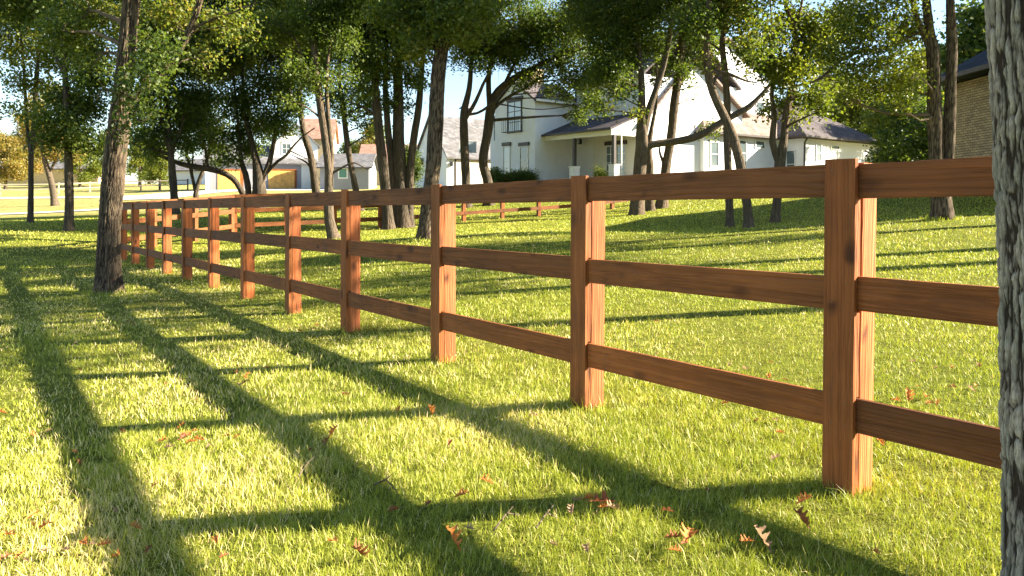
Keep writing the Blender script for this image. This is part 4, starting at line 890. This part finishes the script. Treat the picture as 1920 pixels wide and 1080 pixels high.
def grey_parts(r, f):
    for pa, pb in ((408, 452), (503, 552)):
        x0 = f.x_at(pa, 0); x1 = f.x_at(pb, 0); zt = f.z_at(319, x0, 0)
        b = MB(); b.box(x0, x1, -.06, -.003, 0, zt); d = b.build('garage_door', M['orange_door'], r)
        b = MB(); b.box(x0-.1, x1+.25, -.1, -.003, zt+.003, zt+.16); b.box(x1+.003, x1+.25, -.1, -.003, 0, zt); b.build('door_frame', M['wood_z'], d)
    for pa, pb in ((385, 392), (565, 582)):
        x0 = f.x_at(pa, 0); x1 = f.x_at(pb, 0); b = MB(); b.box(x0, x1, -.07, -.003, -.2, 3.2); b.build('white_pier', M['trim'], r)
    # white upper storey with a window
    x0 = f.x_at(512, 1.0); x1 = f.x_at(596, 1.0); b = MB()
    b.prism([(x0, 1.0, 3.2), (x1, 1.0, 3.2), (x1, 1.0, 5.4), ((x0+x1)/2, 1.0, 7.6), (x0, 1.0, 5.4)], (0, 6, 0)); b.build('dormer_wall', M['siding'], r)
    slab(r, 'dormer_roof', [(x0-.3, .7, 5.1), ((x0+x1)/2, .7, 7.85), ((x0+x1)/2, 7, 7.85), (x0-.3, 7, 5.1)], .15, M['shingle_grey'])
    slab(r, 'dormer_roof', [((x0+x1)/2, .7, 7.851), (x1+.3, .7, 5.1), (x1+.3, 7, 5.1), ((x0+x1)/2, 7, 7.851)], .15, M['shingle_grey'])
    window_x(r, 1.0, f.x_at(527, 1), f.x_at(547, 1), 4.1, 5.5, 'glass', 2, 2, fw=.14)
plain_house('grey_house', 'grey house with two orange wooden garage doors and a white dormer', 388, 86, R(22), 355, 590, 9, 3.1, 5.2, 'grey_wall', 'shingle_grey', grey_parts)
def shed_parts(r, f):
    window_x(r, 0, f.x_at(634, 0), f.x_at(652, 0), 1.2, 2.4, 'green_glass', 1, 1, fw=.12)
plain_house('grey_cottage', 'low grey cottage with a green shaded window', 600, 86, R(2), 355, 5.4, 6, 2.5, 4.0, 'grey_wall', 'shingle_grey', shed_parts)
plain_house('tan_house', 'tan walled house under a red tiled roof behind the grey cottage', 676, 108, R(4), 352, 9, 8, 3.6, 6.2, 'tan_wall', 'shingle_red')
plain_house('red_roofed_house', 'tall house with a red tiled roof behind the white dormer', 566, 120, R(8), 350, 4.6, 8, 7.6, 10.8, 'tan_wall', 'shingle_red')
plain_house('low_house', 'low white house far behind the pale rail fence', -40, 132, R(2), 343, 20, 8, 2.4, 3.6, 'tan_wall', 'shingle_grey')
plain_house('low_house', 'small pale house glimpsed left of the grey garage house', 300, 124, R(-6), 352, 7, 7, 2.8, 4.6, 'stucco', 'shingle_grey')

def brick_house():
    X0 = 15.45; Y0 = 27.2; z = pix(1790, 345, 27.2)[2]; r = empty('brick_house', (X0, Y0, z), 0); tag(r, 'tan brick house with a dark slate roof at the right', 'house')
    he = pix(1793, 146, 27.2)[2]-z
    b = MB(); b.box(0, 14, -9.5, 0, -1, he-.26); b.build('wall', M['brick'], r)
    b = MB(); n = 110
    for i in range(n): y = -9.45+i*9.4/n; b.box(-.018, -.001, y, y+.06, he-.48, he-.265)
    b.build('soldier_course', M['brick'], r)
    b = MB(); ov = .45; x0, x1, y0, y1 = -ov, 14+ov, -9.5-ov, ov; zt = he; w = (y1-y0)/2; zr = he+3.6
    A = (x0+w, (y0+y1)/2, zr); B_ = (x1-w, (y0+y1)/2, zr); c = [(x0, y0, zt), (x1, y0, zt), (x1, y1, zt), (x0, y1, zt)]; lw = [(p[0], p[1], zt-.2) for p in c]
    b.poly([c[0], c[1], B_, A]); b.poly([c[1], c[2], B_]); b.poly([c[2], c[3], A, B_]); b.poly([c[3], c[0], A])
    for i in range(4): b.poly([c[i], c[(i+1) % 4], lw[(i+1) % 4], lw[i]])
    b.poly(lw[::-1]); b.build('roof', M['shingle_blue'], r)
    b = MB(); b.box(x0-.12, x0-.003, y0, y1, zt-.18, zt-.03); b.build('gutter', M['dark_trim'], r)
brick_house()

# low planting by the tower
def planting(px, Y, w, hgt, label, mat='leaf', seed=0, lsz=.09):
    x = (px-CX)/F*Y; z = h1(x, Y); rng = np.random.default_rng(200+seed); r = empty('shrub', (x, Y, z)); tag(r, label, 'shrub')
    B = [(x+rng.uniform(-w, w)*.7, Y+rng.uniform(-.3, .3), z+hgt*rng.uniform(.3, .7), w*.4, hgt*.42) for _ in range(5)]
    W = Wood()
    for q in B: W.limb([(x, Y, z-.1), (q[0]*.5+x*.5, q[1], z+hgt*.3), (q[0], q[1], q[2])], [.03, .02, .008], 6, .3, 0)
    link('stems', W.mesh('stems', M['bark_far'], np.array([x, Y, z])), r); me, n = leaves_mesh('crown', B, lsz, 1.0, M[mat], np.array([x, Y, z]), rng); link('foliage', me, r)
planting(945, 46.5, 1.0, 1.0, 'low green shrub under the left tower window', seed=1)
planting(980, 46.0, .9, .9, 'low green shrub under the right tower window', seed=2)
planting(1125, 42.5, .35, 1.3, 'small leafy plant beside the porch french window', 'leaf_lit', 3, .08)
planting(775, 58, .7, 3.2, 'tall narrow shrub at the left corner of the garage block', 'leaf', 4, .12)

# ------------------------------------------------------------------ grass
def grass():
    rng = np.random.default_rng(21)
    def pts(n, r0, r1, pw, a0=-.8, a1=.8):
        u = rng.random(n)
        if abs(pw) < 1e-6: r = r0*(r1/r0)**u
        else: r = (r0**pw + u*(r1**pw-r0**pw))**(1/pw)
        a = rng.uniform(a0, a1, n); return r*np.sin(a), r*np.cos(a), r
    sets = [pts(370000, 1.5, 5.0, 1.7, -1.0, 1.0), pts(290000, 5.0, 13, .9), pts(230000, 13, 44, .4)]
    x = np.concatenate([s[0] for s in sets]); y = np.concatenate([s[1] for s in sets]); r = np.concatenate([s[2] for s in sets])
    patch = fbm(x, y, .9, 12); dry = fbm(x, y, .45, 44)
    for (qx, qy, qr, qa) in ((-1.45, 3.65, .55, .16), (-1.75, 2.95, .5, .2), (-1.2, 4.5, .5, .12), (-2.4, 4.4, .6, .12), (-.7, 2.7, .35, .12), (-2.6, 6.2, .7, .12)): dry = dry + .5*qa*np.exp(-((x-qx)**2+(y-qy)**2)/qr**2)
    dry = dry + .10*(vnoise(np.stack([x*2.2, y*2.2, 0*x], -1), 9)-.5); fine = fbm(x, y, 6.5, 77, 2)
    keep = rng.random(len(x)) < np.clip(.42 + 2.1*(fine-.38) + .5*(patch-.4), .12, 1)
    x, y, r, patch, dry, fine = (q[keep] for q in (x, y, r, patch, dry, fine)); n = len(x)
    # rank grass around the fence posts
    ex, ey = [], []
    for k in range(-1, 9):
        fx, fy = fpt(k); m_ = 130 if k < 4 else 60
        ex.append(fx + rng.normal(size=m_)*.10); ey.append(fy + rng.normal(size=m_)*.10)
    for fx, fy, rd, m_ in ((-6.0, 11.5, .26, 420), (-2.1, 18.5, .28, 300), (8.9, 16, .3, 240)):
        aa = rng.uniform(0, 6.283, m_); rq = rd*rng.uniform(.8, 1.35, m_); ex.append(fx + rq*np.cos(aa)); ey.append(fy + rq*np.sin(aa))
    ex = np.concatenate(ex); ey = np.concatenate(ey); ne = len(ex)
    x = np.concatenate([x, ex]); y = np.concatenate([y, ey]); r = np.hypot(x, y)
    patch = np.concatenate([patch, np.full(ne, .6)]); dry = np.concatenate([dry, np.full(ne, .3)]); fine = np.concatenate([fine, np.full(ne, .6)])
    tall = np.concatenate([np.ones(n), np.full(ne, 1.9)]); n = len(x)
    z = H(x, y) - .012
    hgt = (.021 + .030*patch + .016*rng.random(n))*tall*(1 + np.clip((r-10)/60, 0, .5))*np.where(rng.random(n) < .04, 1.7, 1)
    wd = np.maximum(.0021, .0007*r)*rng.uniform(.7, 1.3, n)
    az = rng.uniform(0, 2*np.pi, n); lean = np.abs(rng.normal(size=n))*.45 + .12; la = rng.uniform(0, 2*np.pi, n)
    D = np.stack([np.cos(la)*np.sin(lean), np.sin(la)*np.sin(lean), np.cos(lean)], -1); S = np.stack([np.cos(az), np.sin(az), 0*az], -1)
    b0 = np.stack([x, y, z], -1); hh = hgt[:, None]; ww = wd[:, None]*.5
    lean2 = lean*1.9; D2 = np.stack([np.cos(la)*np.sin(lean2), np.sin(la)*np.sin(lean2), np.cos(lean2)], -1)
    mid = b0 + D*hh*.55; tip = mid + D2*hh*.5
    V = np.stack([b0 - S*ww, b0 + S*ww, mid + S*ww*.85, mid - S*ww*.85, tip], 1).reshape(-1, 3)
    i = np.arange(n)*5
    q = np.stack([i, i+1, i+2, i+3], -1); t = np.stack([i+3, i+2, i+4], -1)
    dryf = np.clip((dry-.44)*3.2, 0, 1)*np.clip((4.0 - x)/5, .25, 1)
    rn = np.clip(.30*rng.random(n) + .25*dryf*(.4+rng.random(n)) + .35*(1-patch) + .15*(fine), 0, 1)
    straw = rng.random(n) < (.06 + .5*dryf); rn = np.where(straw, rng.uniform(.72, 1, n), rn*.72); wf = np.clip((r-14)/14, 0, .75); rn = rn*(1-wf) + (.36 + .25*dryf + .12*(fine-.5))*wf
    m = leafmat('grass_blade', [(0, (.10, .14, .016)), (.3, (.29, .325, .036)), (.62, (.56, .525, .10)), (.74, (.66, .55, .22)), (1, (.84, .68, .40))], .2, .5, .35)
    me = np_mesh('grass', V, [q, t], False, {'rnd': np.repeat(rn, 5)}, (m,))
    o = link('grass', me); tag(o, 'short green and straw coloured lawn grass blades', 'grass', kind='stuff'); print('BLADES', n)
grass()
print('LEAVES', NLEAF)
# ------------------------------------------------------------------ fallen leaves and twigs
def leaf_outline(rng, lobes=4):
    L = []; n = 40
    for i in range(n+1):
        t = i/n; w = .30*math.sin(math.pi*t**.8)**.7*(.62 + .38*math.cos(2*math.pi*(t*lobes+.1*rng.uniform(-1, 1)))); L.append((t, w+.012))
    return L
def fallen_mesh(i):
    rng = random.Random(300+i); L = leaf_outline(rng, rng.choice((3, 4))); V = []; Fq = []
    c1 = rng.uniform(1.0, 3.2); c2 = rng.uniform(-1.5, 1.5)
    for j, (t, w) in enumerate(L):
        for s in (-1, -.5, 0, .5, 1):
            x = t-.5; y = s*w; z = c1*y*y + .35*abs(y) + .3*math.sin(c2*x*3)*.3 + .03*math.sin(9*t+5*s+i); V.append((x, y, z))
    for j in range(len(L)-1):
        for k in range(4): a = j*5+k; Fq.append((a, a+1, a+6, a+5))
    # stalk
    return np.array(V), np.array(Fq)
def dryleaf(name, c):
    m, nt, out = newmat(name); v = coords(nt, rnd=True); f = noise(nt, v, 4, 4)
    r = ramp(nt, f, [(.3, tuple(x*.55 for x in c)), (.7, tuple(min(1, x*1.3) for x in c))]); b = finish(nt, out, r.outputs[0], .7)
    t = nt.nodes.new('ShaderNodeBsdfTranslucent'); nt.links.new(r.outputs[0], t.inputs['Color']); mx = nt.nodes.new('ShaderNodeMixShader'); mx.inputs[0].default_value = .3
    nt.links.new(b.outputs[0], mx.inputs[1]); nt.links.new(t.outputs[0], mx.inputs[2]); nt.links.new(mx.outputs[0], out.inputs['Surface']); return m
LM = {'orange': dryleaf('dry_leaf_orange', (.55, .20, .05)), 'brown': dryleaf('dry_leaf_brown', (.28, .10, .04)), 'pale': dryleaf('dry_leaf_pale', (.38, .24, .14))}
FM = {}
for i in range(4):
    V, Q = fallen_mesh(i)
    for c in LM: FM[(i, c)] = np_mesh('fallen_leaf', V, Q, True, mats=(LM[c],))
lr = random.Random(9); taken = []
def ground_at(px, py):
    lo, hi = 1.2, 60
    for _ in range(40):
        m_ = (lo+hi)/2; p = pix(px, py, m_)
        if p[2] > h1(p[0], p[1]): lo = m_
        else: hi = m_
    return pix(px, py, (lo+hi)/2)
GL = {'orange': 'small orange oak leaves scattered on the lawn', 'brown': 'small brown oak leaves scattered on the lawn', 'pale': 'small pale tan oak leaves scattered on the lawn'}
def put_leaf(px, py, c, size=None, label=None, up=0):
    p = ground_at(px, py); s = (size or lr.uniform(.05, .085))*.82; o = bpy.data.objects.new('fallen_leaf', FM[(lr.randrange(4), c)]); col.objects.link(o)
    o.location = (p[0], p[1], p[2]+.030 + up*.7); o.scale = (s, s*lr.uniform(.8, 1.2), s); o.rotation_euler = (lr.uniform(-.4, .4) , lr.uniform(-.4, .4) + (0.45 if up else 0), lr.uniform(0, 6.3))
    if label: tag(o, label, 'fallen leaf')
    else: tag(o, 'small %s oak leaf lying in the lawn grass' % c, 'fallen leaf', GL[c])
for a in ((1290, 1030, 'orange', .13, 'largest bright orange oak leaf at the front edge of the lawn', .03), (1262, 1022, 'brown', .09, 'dark brown leaf touching the largest orange leaf', 0),
          (850, 1040, 'orange', .12, 'upright orange leaf standing in the shade at the bottom middle', .04), (1128, 960, 'brown', .13, 'brown curled leaf just below the lowest rail shadow', .02), (1150, 966, 'pale', .09, 'pale leaf beside the brown curled leaf below the rail shadow', 0),
          (1430, 1034, 'pale', .12, 'large pale tan leaf at the edge of the shade bottom right', .02), (1402, 1030, 'orange', .07, 'small orange leaf left of the large pale tan leaf', 0),
          (1507, 965, 'orange', .08, 'orange leaf tip upright in the tall grass by the nearest post', .04), (1503, 995, 'brown', .11, 'dark brown leaf below the nearest fence post', .02),
          (808, 786, 'orange', .10, 'orange leaf upright where two shadows cross', .03), (625, 822, 'orange', .10, 'orange leaf beside the middle rail shadow', .01), (612, 838, 'brown', .08, 'brown leaf under the orange leaf by the rail shadow', 0),
          (1702, 753, 'orange', .11, 'orange leaf on the sunlit grass behind the right rails', .01), (675, 1055, 'brown', .12, 'broad brown leaf in the bottom grass left of centre', .01), (880, 1005, 'pale', .07, 'pale leaf above the upright orange leaf', 0)):
    put_leaf(*a)
for (cx_, cy_, n, sx, sy) in ((365, 825, 11, 34, 9), (330, 850, 5, 30, 14), (450, 705, 9, 20, 8), (445, 722, 4, 20, 8), (1640, 832, 9, 45, 8), (1720, 748, 7, 40, 14), (905, 935, 4, 25, 8), (1130, 962, 4, 40, 8), (90, 995, 7, 50, 25), (120, 1035, 5, 60, 18), (40, 825, 3, 20, 8), (575, 618, 5, 14, 5), (240, 605, 4, 14, 5), (905, 425, 5, 12, 4), (1250, 415, 3, 60, 6), (1760, 700, 5, 70, 20), (1400, 700, 7, 90, 18)):
    for _ in range((n*2+2)//3): put_leaf(lr.gauss(cx_, sx), lr.gauss(cy_, sy), lr.choice(('orange', 'orange', 'brown', 'pale')))
for _ in range(55):
    px = lr.uniform(0, 1880); py = 600 + 470*lr.random()**.8; put_leaf(px, py, lr.choice(('orange', 'brown', 'brown', 'pale')), lr.uniform(.04, .075))
for (a, b_, lab) in (((700, 922), (745, 934), 'thin curved twig lying above the leaf pile in the front grass'), ((925, 1010), (975, 980), 'grey twig bent over in the bottom middle grass'), ((1005, 1005), (1045, 985), 'short dark twig at the bottom centre of the lawn'), ((560, 905), (585, 885), 'pale forked twig at the edge of the dry patch')):
    p = ground_at(*a); q = ground_at(*b_); m_ = (p+q)/2 + np.array([0, .02, .03]); W = MB(); W.tube([p+[0, 0, .03], m_+[0, 0, .03], q+[0, 0, .03]], [.004, .0035, .002], 6)
    W.tube([m_+[0, 0, .03], m_+np.array([.03, .03, .05])], [.0025, .0012], 5)
    o = W.build('twig', M['bark'], None); tag(o, lab, 'twig')

# ------------------------------------------------------------------ light, sky, camera
EL = R(25.6); AZX, AZY = .998, .055
w = bpy.data.worlds.new('World'); scene.world = w; w.use_nodes = True; nt = w.node_tree
bg = nt.nodes['Background']; sky = nt.nodes.new('ShaderNodeTexSky'); sky.sky_type = 'NISHITA'; sky.sun_disc = False
sky.sun_elevation = EL; sky.sun_rotation = math.atan2(AZX, AZY); sky.air_density = 1.0; sky.dust_density = .3; sky.ozone_density = 1.5
nt.links.new(sky.outputs[0], bg.inputs['Color']); bg.inputs['Strength'].default_value = .055
sd = bpy.data.lights.new('sun', 'SUN'); sd.energy = 5.0; sd.angle = R(.53); sd.color = (1, .89, .70)
so = bpy.data.objects.new('sun', sd); col.objects.link(so)
d = Vector((AZX*math.cos(EL), AZY*math.cos(EL), math.sin(EL))); so.rotation_euler = d.to_track_quat('Z', 'Y').to_euler(); so.location = d*40
cam = bpy.data.cameras.new('camera'); co = bpy.data.objects.new('camera', cam); col.objects.link(co); scene.camera = co
co.location = (0, 0, CAMZ); co.rotation_euler = (R(90), 0, 0); cam.sensor_width = 36; cam.lens = F/1920*36; cam.shift_y = -(540-HY)/1920; cam.clip_end = 3000; cam.clip_start = .05
scene.view_settings.view_transform = 'Standard'; scene.view_settings.look = 'None'; scene.view_settings.gamma = 1; scene.view_settings.exposure = 2.5
scene.cycles.max_bounces = 7; scene.cycles.transmission_bounces = 4; scene.cycles.diffuse_bounces = 3; scene.cycles.transparent_max_bounces = 6
try:
    scene.cycles.use_adaptive_sampling = True; scene.cycles.adaptive_threshold = .02; scene.cycles.use_denoising = True
except Exception: pass
